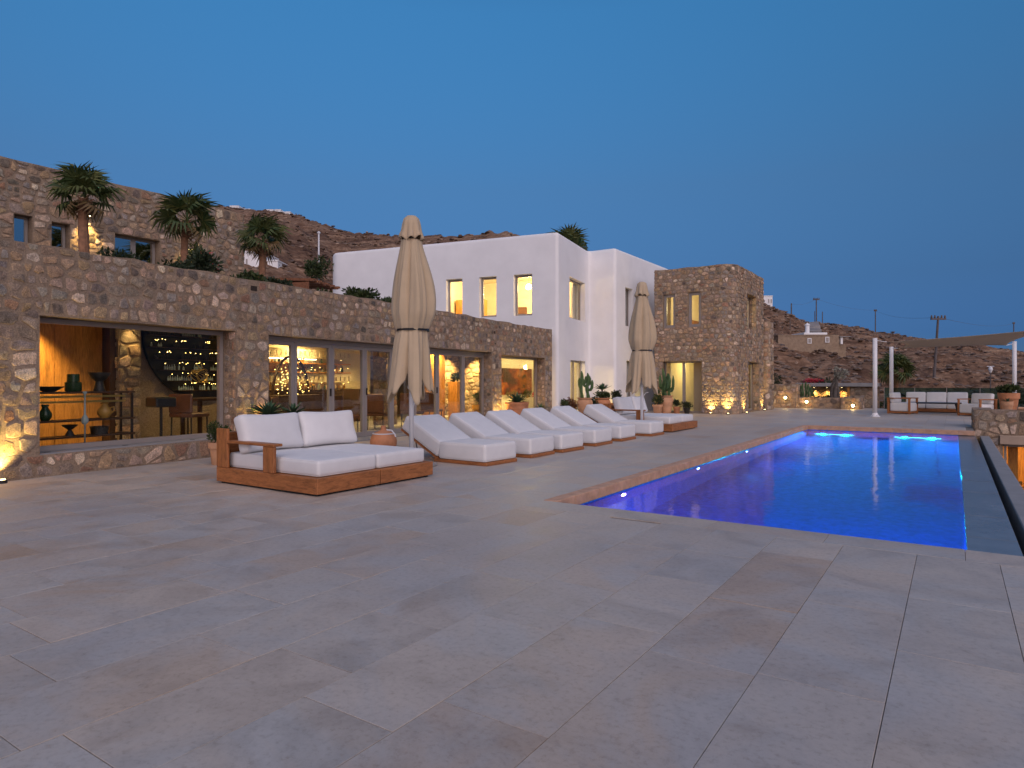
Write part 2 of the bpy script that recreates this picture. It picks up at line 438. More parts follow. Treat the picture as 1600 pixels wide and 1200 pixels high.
def shell(path, z0, z1, thick, openings, rows=(), top=(), wob=0):
    """wall solid with rectangular openings; top: (z, inset) rows that round the upper edge"""
    us = sorted(set([round(u, 4) for u in path.s]+[round(x, 4) for o in openings for x in o[:2]]))
    us = [min(u, path.L) for u in us if -1e-3 <= u <= path.L+1e-3]
    zs = sorted(set([z0, z1, *rows]+[round(x, 4) for o in openings for x in o[2:4] if z0 < x < z1]))
    if wob:
        ex = []
        for a, b in zip(us, us[1:]):
            k = max(1, int((b-a)/.25)); ex += [a+(b-a)*i/k for i in range(k)]
        us = ex+[us[-1]]
    prof = [(z, 0) for z in zs]+list(top)
    nu, nz = len(us)-1, len(prof)-1
    def keep(i, j):
        if i < 0 or j < 0 or i >= nu or j >= nz: return False
        u, z = (us[i]+us[i+1])/2, (prof[j][0]+prof[j+1][0])/2
        return not any(a < u < b and c < z < d for a, b, c, d in openings)
    g = G(); idx = {}
    def V(i, j, k):
        key = (i, j, k)
        if key not in idx:
            z, ins = prof[j]
            if wob and j == nz: z += wob*noise.noise(Vector((us[i]*2.3, 7.7, z0)))+wob*.6*noise.noise(Vector((us[i]*6.1, 1.7, z0)))
            idx[key] = len(g.v); g.v.append(tuple(path.at(us[i], ins if k == 0 else thick, z)))
        return idx[key]
    for i in range(nu):
        for j in range(nz):
            if not keep(i, j): continue
            g.f.append((V(i, j, 0), V(i+1, j, 0), V(i+1, j+1, 0), V(i, j+1, 0)))
            g.f.append((V(i+1, j, 1), V(i, j, 1), V(i, j+1, 1), V(i+1, j+1, 1)))
            if not keep(i-1, j): g.f.append((V(i, j, 1), V(i, j, 0), V(i, j+1, 0), V(i, j+1, 1)))
            if not keep(i+1, j): g.f.append((V(i+1, j, 0), V(i+1, j, 1), V(i+1, j+1, 1), V(i+1, j+1, 0)))
            if not keep(i, j-1): g.f.append((V(i+1, j, 0), V(i, j, 0), V(i, j, 1), V(i+1, j, 1)))
            if not keep(i, j+1): g.f.append((V(i, j+1, 0), V(i+1, j+1, 0), V(i+1, j+1, 1), V(i, j+1, 1)))
    return g

PAL = [((.30, .215, .145), 5), ((.235, .195, .165), 5), ((.27, .24, .215), 4), ((.27, .15, .10), 1.6), ((.46, .385, .31), 1.6),
       ((.13, .115, .105), 2.2), ((.32, .225, .13), 2.4), ((.21, .205, .21), 1.5), ((.38, .27, .20), 2.5)]
PALW = [w for _, w in PAL]

def voronoi(u0, u1, z0, z1, openings, rlo, rhi, ax, rng):
    """stone outlines (power diagram cells) covering the rectangle minus the openings"""
    sites = []; cell = rhi*1.1; grid = {}
    def put_site(x, z):
        if not (u0/ax < x < u1/ax and z0 < z < z1): return
        if any(a/ax-.015 < x < b/ax+.015 and c-.015 < z < d+.015 for a, b, c, d in openings): return
        key = (int(x//cell), int(z//cell))
        for i in range(key[0]-1, key[0]+2):
            for j in range(key[1]-1, key[1]+2):
                for q in grid.get((i, j), ()):
                    if (q[0]-x)**2+(q[1]-z)**2 < (rlo*.8)**2: return
        s_ = (x, z, rng.uniform(0, rlo*.8)); sites.append(s_); grid.setdefault(key, []).append(s_)
    z = z0-rng.uniform(0, rlo)
    while z < z1+rhi:                                  # rough wandering courses of squared rubble
        h = rng.uniform(rlo*1.7, rhi*1.75); x = u0/ax-rng.uniform(0, rhi); ph_ = rng.uniform(0, 9)
        while x < u1/ax:
            w_ = rng.uniform(rlo*1.5, rhi*2.1); m_ = x+w_/2; zz = z+h/2+.30*h*noise.noise(Vector((m_*1.3, ph_, z)))
            k = rng.random()
            if k < .20 and h > rlo*2.4: put_site(m_, zz-h*.26); put_site(m_+rng.uniform(-.2, .2)*w_, zz+h*.26)
            elif k < .32: put_site(m_-w_*.25, zz+rng.uniform(-.1, .1)*h); put_site(m_+w_*.28, zz+rng.uniform(-.2, .2)*h)
            else: put_site(m_+rng.uniform(-.15, .15)*w_, zz+rng.uniform(-.16, .16)*h)
            x += w_
        z += h
    def clip(poly, px, pz, nx, nz):
        out = []
        for i in range(len(poly)):
            a, b = poly[i], poly[(i+1) % len(poly)]
            da = (a[0]-px)*nx+(a[1]-pz)*nz; db = (b[0]-px)*nx+(b[1]-pz)*nz
            if da <= 0: out.append(a)
            if (da < 0 < db) or (db < 0 < da):
                t = da/(da-db); out.append((a[0]+(b[0]-a[0])*t, a[1]+(b[1]-a[1])*t))
        return out
    cells = []
    for (x, z, r) in sites:
        lim = rhi*2.4
        poly = [(max(u0/ax, x-lim), max(z0, z-lim)), (min(u1/ax, x+lim), max(z0, z-lim)), (min(u1/ax, x+lim), min(z1, z+lim)), (max(u0/ax, x-lim), min(z1, z+lim))]
        gx, gz = int(x//cell), int(z//cell)
        for i in range(gx-4, gx+5):
            for j in range(gz-4, gz+5):
                for (a, b, q) in grid.get((i, j), ()):
                    if a == x and b == z: continue
                    dx, dz = a-x, b-z; d2 = dx*dx+dz*dz
                    t = .5+(r*r-q*q)/(2*d2)
                    poly = clip(poly, x+dx*t, z+dz*t, dx, dz)
                    if len(poly) < 3: break
        for (a, b, c, d) in openings:
            a, b = a/ax, b/ax
            cl = [(a-x, (a, 0, 1, 0)), (x-b, (b, 0, -1, 0)), (c-z, (0, c, 0, 1)), (z-d, (0, d, 0, -1))]
            m = max(cl, key=lambda q: q[0])
            poly = clip(poly, *m[1])
        if len(poly) >= 3: cells.append([(p[0]*ax, p[1]) for p in poly])
    return cells

def stone_geo(poly, path, gap, hgt, rng, zfix=None):
    cx = sum(p[0] for p in poly)/len(poly); cz = sum(p[1] for p in poly)/len(poly)
    A = 0; per = 0
    for i in range(len(poly)):
        a, b = poly[i], poly[(i+1) % len(poly)]; A += a[0]*b[1]-b[0]*a[1]; per += math.dist(a, b)
    A = abs(A)/2
    if A < .0025: return None
    inr = 2*A/per
    gap *= rng.uniform(.6, 1.9); k = 1-gap/max(inr, gap*1.6)
    ring = []
    for i in range(len(poly)):                       # cut the corners, jitter
        a, b = poly[i], poly[(i+1) % len(poly)]
        if math.dist(a, b) < .03: ring.append(((a[0]+b[0])/2, (a[1]+b[1])/2)); continue
        for t in (.13, .87): ring.append((a[0]+(b[0]-a[0])*t, a[1]+(b[1]-a[1])*t))
    if len(ring) > 12: ring = ring[::2] if len(ring) > 18 else ring[:]
    if len(ring) < 3: return None
    n = len(ring); j = inr*.2
    o = [((x-cx)*k+cx+rng.uniform(-j, j)*.5, (z-cz)*k+cz+rng.uniform(-j, j)*.5) for x, z in ring]
    h = rng.uniform(*hgt); tilt = rng.uniform(-.35, .35), rng.uniform(-.35, .35)
    g = G()
    for (x, z) in o: g.v.append(tuple(path.at(x, .012, z)))
    for (x, z) in o:
        q = .86+rng.uniform(-.06, .04)
        xx, zz = (x-cx)*q+cx, (z-cz)*q+cz
        hh = h*(.75+tilt[0]*(x-cx)/inr*.4+tilt[1]*(z-cz)/inr*.4+rng.uniform(-.15, .15))
        g.v.append(tuple(path.at(xx, -max(.003, hh), zz)))
    g.v.append(tuple(path.at(cx, -h*1.08, cz)))
    g.f = [(i, (i+1) % n, n+(i+1) % n, n+i) for i in range(n)]+[(n+i, n+(i+1) % n, 2*n) for i in range(n)]
    c = rng.choices(PAL, PALW)[0][0]; v = rng.uniform(.8, 1.2)
    t = tuple(min(1, x*v*rng.uniform(.94, 1.06)) for x in c)
    lu = (t[0]*.3+t[1]*.6+t[2]*.1); t = tuple(x*.68+lu*b*.32 for x, b in zip(t, (1.28, .96, .70)))
    g.t = [(*t, -.30)]*n+[(*t, .16)]*n+[(*t, .75)]; g.c = path.at(cx, 0, cz); g.A = A
    return g

def lay_stones(parent, path, u0, u1, z0, z1, openings, rlo=.075, rhi=.16, ax=1.25, gap=.012, hgt=(.008, .03), nmax=300, seed=1, minpx=10):
    rng = random.Random(seed)
    gs = [stone_geo(p, path, gap, hgt, rng) for p in voronoi(u0, u1, z0, z1, openings, rlo, rhi, ax, rng)]
    gs = [g for g in gs if g]
    gs.sort(key=lambda g: -g.A*seen(g.c))
    rest = G(); rest.t = []
    for i, g in enumerate(gs):
        if i < nmax and math.sqrt(g.A*seen(g.c))*1035 > minpx*.8: g.ob('stone', M['stone'], parent, smooth=False)
        else: rest.add(g.v, g.f); rest.t += g.t
    if rest.v:
        o = rest.ob('rubble_stones', M['stone'], parent); o['kind'] = 'stuff'

# ---------------------------------------------------------------- terrace and pool
PX0, PX1, PY0, PY1 = -3.57, .087, 6.2, 20.95      # water
WZ = -.125
terr = G()
def slab(x0, y0, x1, y1, z0=-.5, z1=-.012): terr.box(x0, y0, z0, x1, y1, z1)
slab(-16, -6, 7, PY0-.01); slab(-16, PY0-.01, PX0-.05, 36.5); slab(PX0-.05, PY1+.05, .44, 36.5); slab(.44, 22.75, 9, 36.5)
floor = terr.ob('terrace_floor', M['grout']); floor['kind'] = 'structure'; floor['label'] = 'limestone paved pool terrace'
rng = random.Random(11)
tiles = []
def row(x0, x1, ya, yb):
    y = ya-rng.uniform(0, 1)
    while y < yb:
        l = rng.choice((.62, .78, .95, .95, 1.18, 1.18, 1.3)); a, b = max(y, ya), min(y+l, yb)
        if b-a > .12: tiles.append((x0, x1, a, b))
        y += l
k0 = -30
for k in range(-31, 20):
    xa = -.73+.5*k; xb = xa+.5
    if xb < -15.5 or xa > 6.5: continue
    row(xa, xb, -4.5, 5.82)
    if xb <= -3.73+.01: row(xa, xb, 5.82, 36)
    elif xa < 9: row(xa, xb, 21.15 if xb < .3 else 22.8, 36)
for k in range(-7, 16):                              # border course along the near pool edge
    xa = -3.73+.95*k
    if xa < 6: tiles.append((xa, xa+.95, 5.82, PY0-.005))
cache = {}
def tile_mesh(w, l):
    key = (round(w, 3), round(l, 3))
    if key not in cache:
        g = G(); q = .0016; c = .0014; W, L = w/2-q, l/2-q
        g.v = [(-W, -L, -.012), (W, -L, -.012), (W, L, -.012), (-W, L, -.012), (-W, -L, -c), (W, -L, -c), (W, L, -c), (-W, L, -c),
               (-W+c, -L+c, 0), (W-c, -L+c, 0), (W-c, L-c, 0), (-W+c, L-c, 0)]
        g.f = [(0, 1, 5, 4), (1, 2, 6, 5), (2, 3, 7, 6), (3, 0, 4, 7), (4, 5, 9, 8), (5, 6, 10, 9), (6, 7, 11, 10), (7, 4, 8, 11), (8, 9, 10, 11)]
        cache[key] = (g, g.mesh('tile', M['tile']))
    return cache[key]
tiles.sort(key=lambda t: -(t[1]-t[0])*(t[3]-t[2])*seen(((t[0]+t[1])/2, (t[2]+t[3])/2, 0))/math.dist((0, 0, 1.3), ((t[0]+t[1])/2, (t[2]+t[3])/2, 0)))
rest = G()
for i, (a, b, c, d) in enumerate(tiles):
    g, me = tile_mesh(b-a, d-c); loc = ((a+b)/2, (c+d)/2, rng.uniform(-.0012, .0012))
    if i < 300:
        o = bpy.data.objects.new('tile', me); o.location = loc; o.rotation_euler = (rng.uniform(-.0012, .0012), rng.uniform(-.0015, .0015), 0)
        COL.objects.link(o); o.parent = floor
    else: rest.add(g.v, g.f, Matrix.Translation(loc))
o = rest.ob('paving_tiles', M['tile'], floor); o['kind'] = 'stuff'

pool = G()
D = -1.75
pool.add([(PX0, PY0, D), (PX1, PY0, D), (PX1, PY1, D), (PX0, PY1, D)], [(0, 1, 2, 3)])
pool.add([(PX0, PY0, D), (PX0, PY1, D), (PX0, PY1, -.06), (PX0, PY0, -.06)], [(0, 1, 2, 3)])
pool.add([(PX0, PY1, D), (PX1, PY1, D), (PX1, PY1, -.055), (PX0, PY1, -.055)], [(0, 1, 2, 3)])
pool.add([(PX1, PY1, D), (PX1, PY0, D), (PX1, PY0, WZ-.02), (PX1, PY1, WZ-.02)], [(0, 1, 2, 3)])
pool.add([(PX1, PY0, D), (PX0, PY0, D), (PX0, PY0, -.012), (PX1, PY0, -.012)], [(0, 1, 2, 3)])
basin = pool.ob('pool_basin', M['mosaic']); basin['kind'] = 'structure'; basin['label'] = 'blue mosaic swimming pool basin'
w = G(); w.add([(PX0+.001, PY0+.001, WZ), (PX1+.002, PY0+.001, WZ), (PX1+.002, PY1-.001, WZ), (PX0+.001, PY1-.001, WZ)], [(0, 1, 2, 3)])
water = w.ob('pool_water', M['water']); water['kind'] = 'structure'; water['label'] = 'glowing blue pool water'
# small waterline tiles on the far left side, each its own piece
cop = thing('pool_coping', 'orange sandstone coping strip edging the blue swimming pool', 'coping', (PX0-.1, PY0, 0))
y = PY0; i = 0
while y < PY1+.16:
    l = rng.uniform(.42, .62); b = min(y+l, PY1+.17)
    G().box(PX0-.155, y+.002, -.115, PX0+.006, b-.002, rng.uniform(.003, .007)).ob('coping_stone', M['coping'], cop, bevel=.006); y += l
x = PX0+.008
while x < .43:
    l = rng.uniform(.42, .62); b = min(x+l, .445)
    G().box(x+.002, PY1-.006, -.115, b-.002, PY1+.175, rng.uniform(.003, .007)).ob('coping_stone', M['coping'], cop, bevel=.006); x += l
ov = thing('overflow_edge', 'wet grey slate overflow edge along the right pool side', 'pool edge', (.27, 13, -.2))
y = PY0+.01
while y < PY1-.05:
    b = min(y+.6, PY1-.01); t = rng.uniform(-.003, .003)
    G().box(PX1+.004, y+.001, -.5, .474, b-.001, WZ-.006+t*.6).ob('slate_tile', M['wetstone'], ov, bevel=.003); y += .6
tr = thing('overflow_trough', 'dark water trough with grey concrete rim beside the overflow edge', 'trough', (.6, 13, -.5))
G().box(.476, PY0-6, -.8, .585, 22.2, -.62).ob('channel', M['black'], tr)
G().box(.587, PY0-6, -3.4, .80, 22.2, -.19).ob('rim', M['concrete'], tr, bevel=.01)
G().box(.445, PY0-.3, -.62, .5, PY1+.2, -.5).ob('channel_lip', M['black'], tr)

def pool_lamp(label, loc, nrm, m, color, power, aim):
    t = thing('pool_lamp', label, 'pool light', loc, 0, 'underwater pool lights')
    q = Vector(nrm).to_track_quat('Z', 'Y').to_matrix().to_4x4(); q.translation = Vector(loc)
    G().lathe([(.085, -.01), (.085, .012), (.07, .016)], 16, M=q).ob('bezel', M['white'], t)
    G().lathe([(.066, .0165), (.06, .02), (.03, .024)], 16, M=q).ob('lens', m, t)
    lamp('SPOT', Vector(loc)+Vector(nrm)*.06, power, color, t, aim, .05, 150, .5)
for n_, (loc, nrm, m, c, p, aim) in {
    'violet pool light nearest the camera on the left pool wall': ((PX0+.012, 7.9, -.30), (1, 0, 0), 'poolviolet', (.2, .25, 1), 3, (1, .3, -.35)),
    'middle blue pool light on the left pool wall': ((PX0+.012, 10.9, -.30), (1, 0, 0), 'poolblue', (.0, .26, 1), 14, (1, .2, -.35)),
    'third blue pool light from the near corner of the left pool wall': ((PX0+.012, 14.0, -.30), (1, 0, 0), 'poolblue', (.0, .28, 1), 40, (1, 0, -.35)),
    'left hidden blue pool light under the near pool edge': ((-1.9, PY0+.012, -.6), (0, 1, 0), 'poolblue', (.0, .22, 1), 65, (.15, 1, -.22)),  # both near-wall lamps are added out of view to brighten the water
    'right hidden blue pool light under the near pool edge': ((-.6, PY0+.012, -.6), (0, 1, 0), 'poolblue', (.0, .20, 1), 165, (.03, 1, -.2)),
    }.items(): pool_lamp(n_, loc, nrm, M[m], c, p, aim)
for lab, x0, x1 in (('left cyan strip light on the far pool wall', -3.35, -2.35), ('right cyan strip light on the far pool wall', -1.35, -.28)):
    t = thing('pool_strip_lamp', lab, 'pool light', ((x0+x1)/2, PY1-.02, -1.2), 0, 'cyan strip lights in the pool')
    G().box(x0-.04, PY1-.03, -1.24, x1+.04, PY1-.002, -1.10).ob('bezel', M['white'], t)
    G().box(x0, PY1-.04, -1.19, x1, PY1-.031, -1.15).ob('lens', M['poolcyan'], t)
    for q in (.2, .8): lamp('SPOT', (x0+(x1-x0)*q, PY1-.1, -1.17), 420, (.0, .62, 1), t, (0, -1, -.05), .05, 150, .6)

# ---------------------------------------------------------------- hillside
RIDGE = [(-3000, 520), (-900, 330), (-200, 300), (0, 302), (150, 312), (350, 323), (385, 327), (470, 338), (487, 346), (500, 352), (540, 361), (620, 370), (690, 372),
         (715, 368), (740, 364), (770, 361), (797, 363), (850, 378), (930, 405), (1050, 440), (1150, 462), (1197, 477), (1215, 483), (1236, 495), (1262, 506), (1310, 508),
         (1340, 514), (1400, 526), (1440, 533), (1530, 541), (1600, 552), (1800, 572), (2600, 590), (6000, 597)]
def interp(tab, x):
    if x <= tab[0][0]: return tab[0][1]
    for (a, p), (b, q) in zip(tab, tab[1:]):
        if x <= b:
            t = (x-a)/(b-a); return p+(q-p)*t
    return tab[-1][1]
RD = [(-1000, 150), (350, 150), (480, 128), (700, 95), (800, 88), (1000, 95), (1197, 112), (1300, 135), (1450, 165), (1600, 190), (2500, 260)]
R0 = [(-1000, 23), (420, 23), (520, 36), (1150, 40), (1300, 44), (1600, 42), (2500, 40)]
Z0 = [(-1000, 2.3), (500, 2.3), (700, 0), (1150, -1.3), (1420, -1.5), (1600, -2.4), (2500, -4)]
def hill_z(px, r, cosf):
    r0, rd = interp(R0, px), interp(RD, px); z0 = interp(Z0, px)
    zr = 1.3+(595.6-interp(RIDGE, px))/1035*rd*cosf
    if r <= r0: return -4.6+(z0+4.6)*max(0, min(1, (r-r0+2.5)/2.5))
    if r <= rd:
        t = (r-r0)/(rd-r0); return z0+(zr-z0)*t**1.17
    return zr-(r-rd)*.22
def hill_point(az, r):
    """az measured from the view axis, clockwise"""
    px = 800+1035*math.tan(max(-1.45, min(1.45, az))); c = math.cos(az) if abs(az) < 1.45 else .12
    x, y = r*math.sin(az), r*math.cos(az)
    X = x*math.cos(YAW)-y*math.sin(YAW); Y = x*math.sin(YAW)+y*math.cos(YAW)
    z = hill_z(px, r, c) if abs(az) < 1.45 else -4.6
    r0 = interp(R0, px)
    if r > r0:
        a = min(1, (r-r0)/14)
        p = Vector((X, Y, 0))
        rd = interp(RD, px); e = 1-.75*max(0, min(1, (r-rd*.86)/(rd*.14)))
        z += a*e*(2.2*noise.fractal(p*.05, 1, 2.1, 4)+.9*noise.fractal(p*.21+Vector((9, 0, 0)), 1, 2, 4))
        z += a*.45*abs(noise.noise(p*.75))
        if 690 < px < 812: z += .9*max(0, noise.noise(p*.35))*e
        st = (z*.8) % 1.0; z += a*.18*(st**3)            # old field terraces
    return Vector((X, Y, max(z, -6)))
hv = G(); azs = []
a = -PI
while a < PI-1e-6:
    azs.append(a); a += R(.22) if -.76 < a < .74 else R(4)
rs = [0.5, 14, 19, 21, 22.5, 23.5]+[24+i*1.15 for i in range(46)]+[78+i*2.1 for i in range(56)]+[205, 240, 300, 500, 1200, 3500]
for r in rs:
    for a in azs: hv.v.append(tuple(hill_point(a, r)))
na = len(azs)
for i in range(len(rs)-1):
    for j in range(na):
        q = (i*na+j, i*na+(j+1) % na, (i+1)*na+(j+1) % na, (i+1)*na+j); hv.f.append(q[::-1])
hill = hv.ob('hillside', M['hill'], smooth=True); hill['kind'] = 'structure'; hill['label'] = 'dry brown rocky hillside and ground'
# scrub and rocks: uncountable
rng = random.Random(5)
tmpl = []
for k in range(6):
    bm = bmesh.new(); bmesh.ops.create_icosphere(bm, subdivisions=2 if k < 3 else 1, radius=1)
    for v in bm.verts:
        d = 1+.55*noise.noise(v.co*1.7+Vector((k*5, 0, 0)))+.25*noise.noise(v.co*4+Vector((k*3, 0, 0))); v.co *= d; v.co.z *= .62
    tmpl.append(([tuple(v.co) for v in bm.verts], [tuple(v.index for v in f.verts) for f in bm.faces])); bm.free()
sc_, rk_ = G(), G()
for i in range(6500):
    px = rng.uniform(300, 1000) if i % 5 < 2 else rng.uniform(1150, 1660)
    if 430 < px < 520: pass
    az = math.atan((px-800)/1035); r0, rd = interp(R0, px), interp(RD, px)
    r = r0+4+(rd-r0)*rng.random()**.8*1.02
    p = hill_point(az, r); s = rng.uniform(.12, .40)*(1+r/260)
    rock = rng.random() < .34
    m = Matrix.Translation(p)@Matrix.Rotation(rng.uniform(0, 6.3), 4, 'Z')@Matrix.Diagonal((s*(.55 if rock else 1), s*rng.uniform(.6, 1)*(.7 if rock else 1), s*(.45 if rock else .6), 1))
    v, f = tmpl[rng.randrange(3, 6) if rock or r > 60 else rng.randrange(0, 3)]
    (rk_ if rock else sc_).add(v, f, m)
o = sc_.ob('dry_scrub', M['scrub']); tag(o, 'dark dry scrub bushes scattered over the hillside', 'scrub', kind='stuff')
o = rk_.ob('field_rocks', M['rock']); tag(o, 'loose brown rocks scattered over the hillside', 'rocks', kind='stuff')
# ---------------------------------------------------------------- long stone house (the lounge wing)
FD = Vector((-.106, 1)).normalized()
P0 = Vector((-9.85, 0))
fac = Path([P0+FD*1.5, P0+FD*20.75])
def W(s, o=0, z=0): return fac.at(s-1.5, o, z)
def wbox(g, s0, s1, o0, o1, z0, z1, f=None):
    """box in wall coordinates: s along the wall, o inward, z up"""
    f = f or W
    return g.hexa([f(s0, o0, z0), f(s1, o0, z0), f(s1, o1, z0), f(s0, o1, z0), f(s0, o0, z1), f(s1, o0, z1), f(s1, o1, z1), f(s0, o1, z1)])
def frame_unit(parent, f, s0, s1, z0, z1, o, fw=.055, dp=.07, name='window', glass='glass', handle=None, bottom=None):
    fr = G(); b = fw if bottom is None else bottom
    wbox(fr, s0, s0+fw, o, o+dp, z0, z1, f); wbox(fr, s1-fw, s1, o, o+dp, z0, z1, f)
    wbox(fr, s0+fw, s1-fw, o, o+dp, z1-fw, z1, f); wbox(fr, s0+fw, s1-fw, o, o+dp, z0, z0+b, f)
    p = fr.ob(name, M['frame'], parent)
    pane = wbox(G(), s0+fw, s1-fw, o+dp*.4, o+dp*.4+.008, z0+b, z1-fw, f).ob('pane', M[glass], p)
    if handle is not None:
        h = G(); wbox(h, handle-.012, handle+.012, o-.03, o-.004, .98, 1.14, f); h.ob('handle', M['black'], p)
    return p

OPEN = [(3.92, 7.10, .30, 2.19), (7.84, 16.35, 0, 2.17), (16.95, 20.15, .02, 2.11)]
SCUP = [(7.40, 7.58, 2.93, 3.06), (16.45, 16.58, 2.72, 2.84), (16.50, 16.6, 2.40, 2.48)]
sh = lambda L: [(a-1.5, b-1.5, c, d) for a, b, c, d in L]
house = thing('stone_house', 'long low rubble stone house with lit glass doors facing the terrace', 'house', W(11, 3, 0))
g = shell(fac, 0, 3.15, .45, sh(OPEN), rows=(2.6,), wob=.035); g.ob('wall', M['mortar'], house)
lay_stones(house, fac, .5, fac.L, 0, 3.15, sh(OPEN+SCUP), .07, .145, 1.15, .014, (.004, .022), 300, 3)
for s_ in SCUP: wbox(G(), s_[0]+.02, s_[1]-.02, -.004, .02, s_[2]+.02, s_[3]-.02).ob('drain_hole', M['soil'], house)  # dark plates on the wall face stand in for the holes' inner shade
# stones in the reveals that show
for k, (s, z0, z1) in enumerate(((7.10, .30, 2.19), (20.15, .05, 2.11), (16.35, .05, 2.17))):
    rp = Path([W(s, .30)[:2], W(s, .005)[:2]])
    lay_stones(house, rp, 0, rp.L, z0, z1, [], .06, .1, 1, .01, (.004, .012), 40, 20+k)
# bay window: deep sill, fixed glazing
wbox(G(), 3.93, 7.09, .02, .46, .285, .318).ob('window_sill', M['concrete'], house, bevel=.006)
for s in (4.05, 5.15, 6.3): wbox(G(), s, s+.07, .12, .16, .318, .322).ob('sill_vent', M['black'], house)
frame_unit(house, W, 3.93, 7.09, .32, 2.185, .32, .07, .08)
# folding doors
dx = [7.85, 8.74, 9.81, 10.89, 11.89, 12.82, 13.86, 15.17, 16.34]
wbox(G(), 7.85, 16.34, .25, .40, 2.09, 2.168).ob('door_head', M['frame'], house)
for i in range(8):
    frame_unit(house, W, dx[i]+.004, dx[i+1]-.004, .03, 2.086, .28, .075, .07, 'folding_door', handle=(dx[i+1]-.05 if i in (1, 5) else dx[i]+.05 if i == 3 else None), bottom=.11)
wbox(G(), 7.85, 16.34, -.25, .42, .0, .026).ob('threshold', M['concrete'], house, bevel=.005)
frame_unit(house, W, 16.96, 20.14, .06, 2.105, .32, .07, .08)
# rooms
HI = 2.55
def inner(nm, m, s0, s1, o0, o1, z0, z1): return wbox(G(), s0, s1, o0, o1, z0, z1).ob(nm, M[m], house)
inner('room_floor', 'concrete', 2.6, 28, .46, 7.6, -.02, .016)
inner('ceiling', 'cream', 2.6, 20.3, .46, 7.6, HI, HI+.1)
inner('ceiling', 'cream', 20.3, 29, .5, 7.6, 2.36, 2.46)
inner('back_wall', 'cream', 2.6, 17, 7.2, 7.4, 0, HI)
inner('side_wall', 'cream', 2.5, 2.7, .46, 7.6, 0, HI)
inner('wood_panel', 'panelwood', 3.4, 4.62, 2.75, 2.85, 0, HI); inner('wood_panel', 'panelwood', 4.63, 5.55, 2.75, 2.85, 0, HI); inner('wood_panel', 'panelwood', 5.56, 6.38, 2.75, 2.85, 0, HI)
inner('curtain', 'darkwood', 6.40, 6.52, 2.55, 2.85, 0, HI)
inner('partition', 'mortar', 6.98, 10.4, 2.86, 3.0, 0, HI)
def pillar(s0, s1, o0, o1, seed):
    p = inner('pillar', 'mortar', s0, s1, o0, o1, 0, HI)
    rp = Path([W(s0, o0)[:2], W(s1, o0)[:2]]); lay_stones(p, rp, 0, rp.L, 0, HI, [], .08, .15, 1.3, .01, (.015, .045), 30, seed)
    rp = Path([W(s0, o1)[:2], W(s0, o0)[:2]]); lay_stones(p, rp, 0, rp.L, 0, HI, [], .08, .15, 1.3, .01, (.015, .045), 10, seed+1)
pillar(6.53, 6.97, 2.5, 2.9, 41)
pillar(14.35, 14.85, 2.4, 2.9, 43)
inner('bar_wall', 'cream', 12.4, 17.0, 5.2, 5.35, 0, HI)
inner('wood_panel', 'panelwood', 16.3, 17.35, 2.35, 2.5, 0, HI)
inner('cross_wall', 'mortar', 19.9, 20.05, 2.0, 7.2, 0, HI)
rp = Path([W(19.9, 5.2)[:2], W(19.9, 2.0)[:2]]); lay_stones(house, rp, 0, rp.L, .0, HI, [], .09, .16, 1.3, .01, (.015, .04), 60, 47)
# gallery behind the square window
inner('gallery_wall', 'cream', 20.06, 28.0, 3.62, 3.75, 0, HI)
inner('gallery_end', 'cream', 27.6, 27.7, .9, 3.62, 0, HI)
for z, o in ((2.31, 1.9), (2.31, 3.2)): inner('cove_strip', 'cove', 20.5, 27.3, o, o+.06, z, z+.03)
wbox(G(), 20.4, 28, 2.5, 2.6, 2.26, 2.358).ob('ceiling_drop', M['cream'], house)

def ceiling_light(s, o, power, aim=(0, 0, -1), spot=80, color=(1, .65, .21), z=HI, parent=house, f=W, size=.05):
    p = f(s, o, z)
    fx = G().lathe([(.07, -.012), (.07, .005), (.03, .006)], 12, p).ob('ceiling_light', M['white'], parent)
    G().lathe([(.048, -.016), (.048, -.0125), (.02, -.0122)], 12, p).ob('lens', M['lamp'], fx)
    lamp('SPOT', (p[0], p[1], p[2]-.04), power, color, fx, aim, size, spot, .7); return fx
nrm = Vector((FD.y, -FD.x, 0)); inward = -nrm
ceiling_light(4.9, 2.25, 190, inward*.35+Vector((0, 0, -1)), 95)
ceiling_light(6.74, 2.30, 22, inward*.3+Vector((0, 0, -1)), 50)
ceiling_light(8.4, 1.3, 60, (0, 0, -1), 130, (1, .68, .2))
ceiling_light(10.6, 3.4, 60, (0, 0, -1), 130)
ceiling_light(13.6, 4.4, 45, inward*.5+Vector((0, 0, -1)), 120)
ceiling_light(14.6, 2.22, 200, inward*.25+Vector((0, 0, -1)), 60)
ceiling_light(12.2, 1.6, 70, (0, 0, -1), 130)
ceiling_light(16.8, 2.05, 220, inward*.2+Vector((0, 0, -1)), 110)
ceiling_light(19.35, 2.6, 420, (Vector((FD.x, FD.y, 0))*.28+Vector((0, 0, -1))), 75)
ceiling_light(19.4, 4.0, 420, (Vector((FD.x, FD.y, 0))*.28+Vector((0, 0, -1))), 75)
ceiling_light(18.4, 1.0, 140, (0, 0, -1), 120)
for s, o, p in ((20.9, 1.5, 150), (21.8, 2.3, 220)): ceiling_light(s, o, p, Vector((FD.x, FD.y, 0))*.6+Vector((0, 0, -1)), 150, (1, .70, .28), 2.36)  # added spots near the window head, brightening the gallery beside the cove strips

ceiling_light(11.6, 5.6, 70, (0, 0, -1), 140); ceiling_light(9.2, 4.6, 60, (0, 0, -1), 140); ceiling_light(15.6, 3.6, 120, (0, 0, -1), 140)  # extra ceiling lamps added to brighten the dim back of the lounge
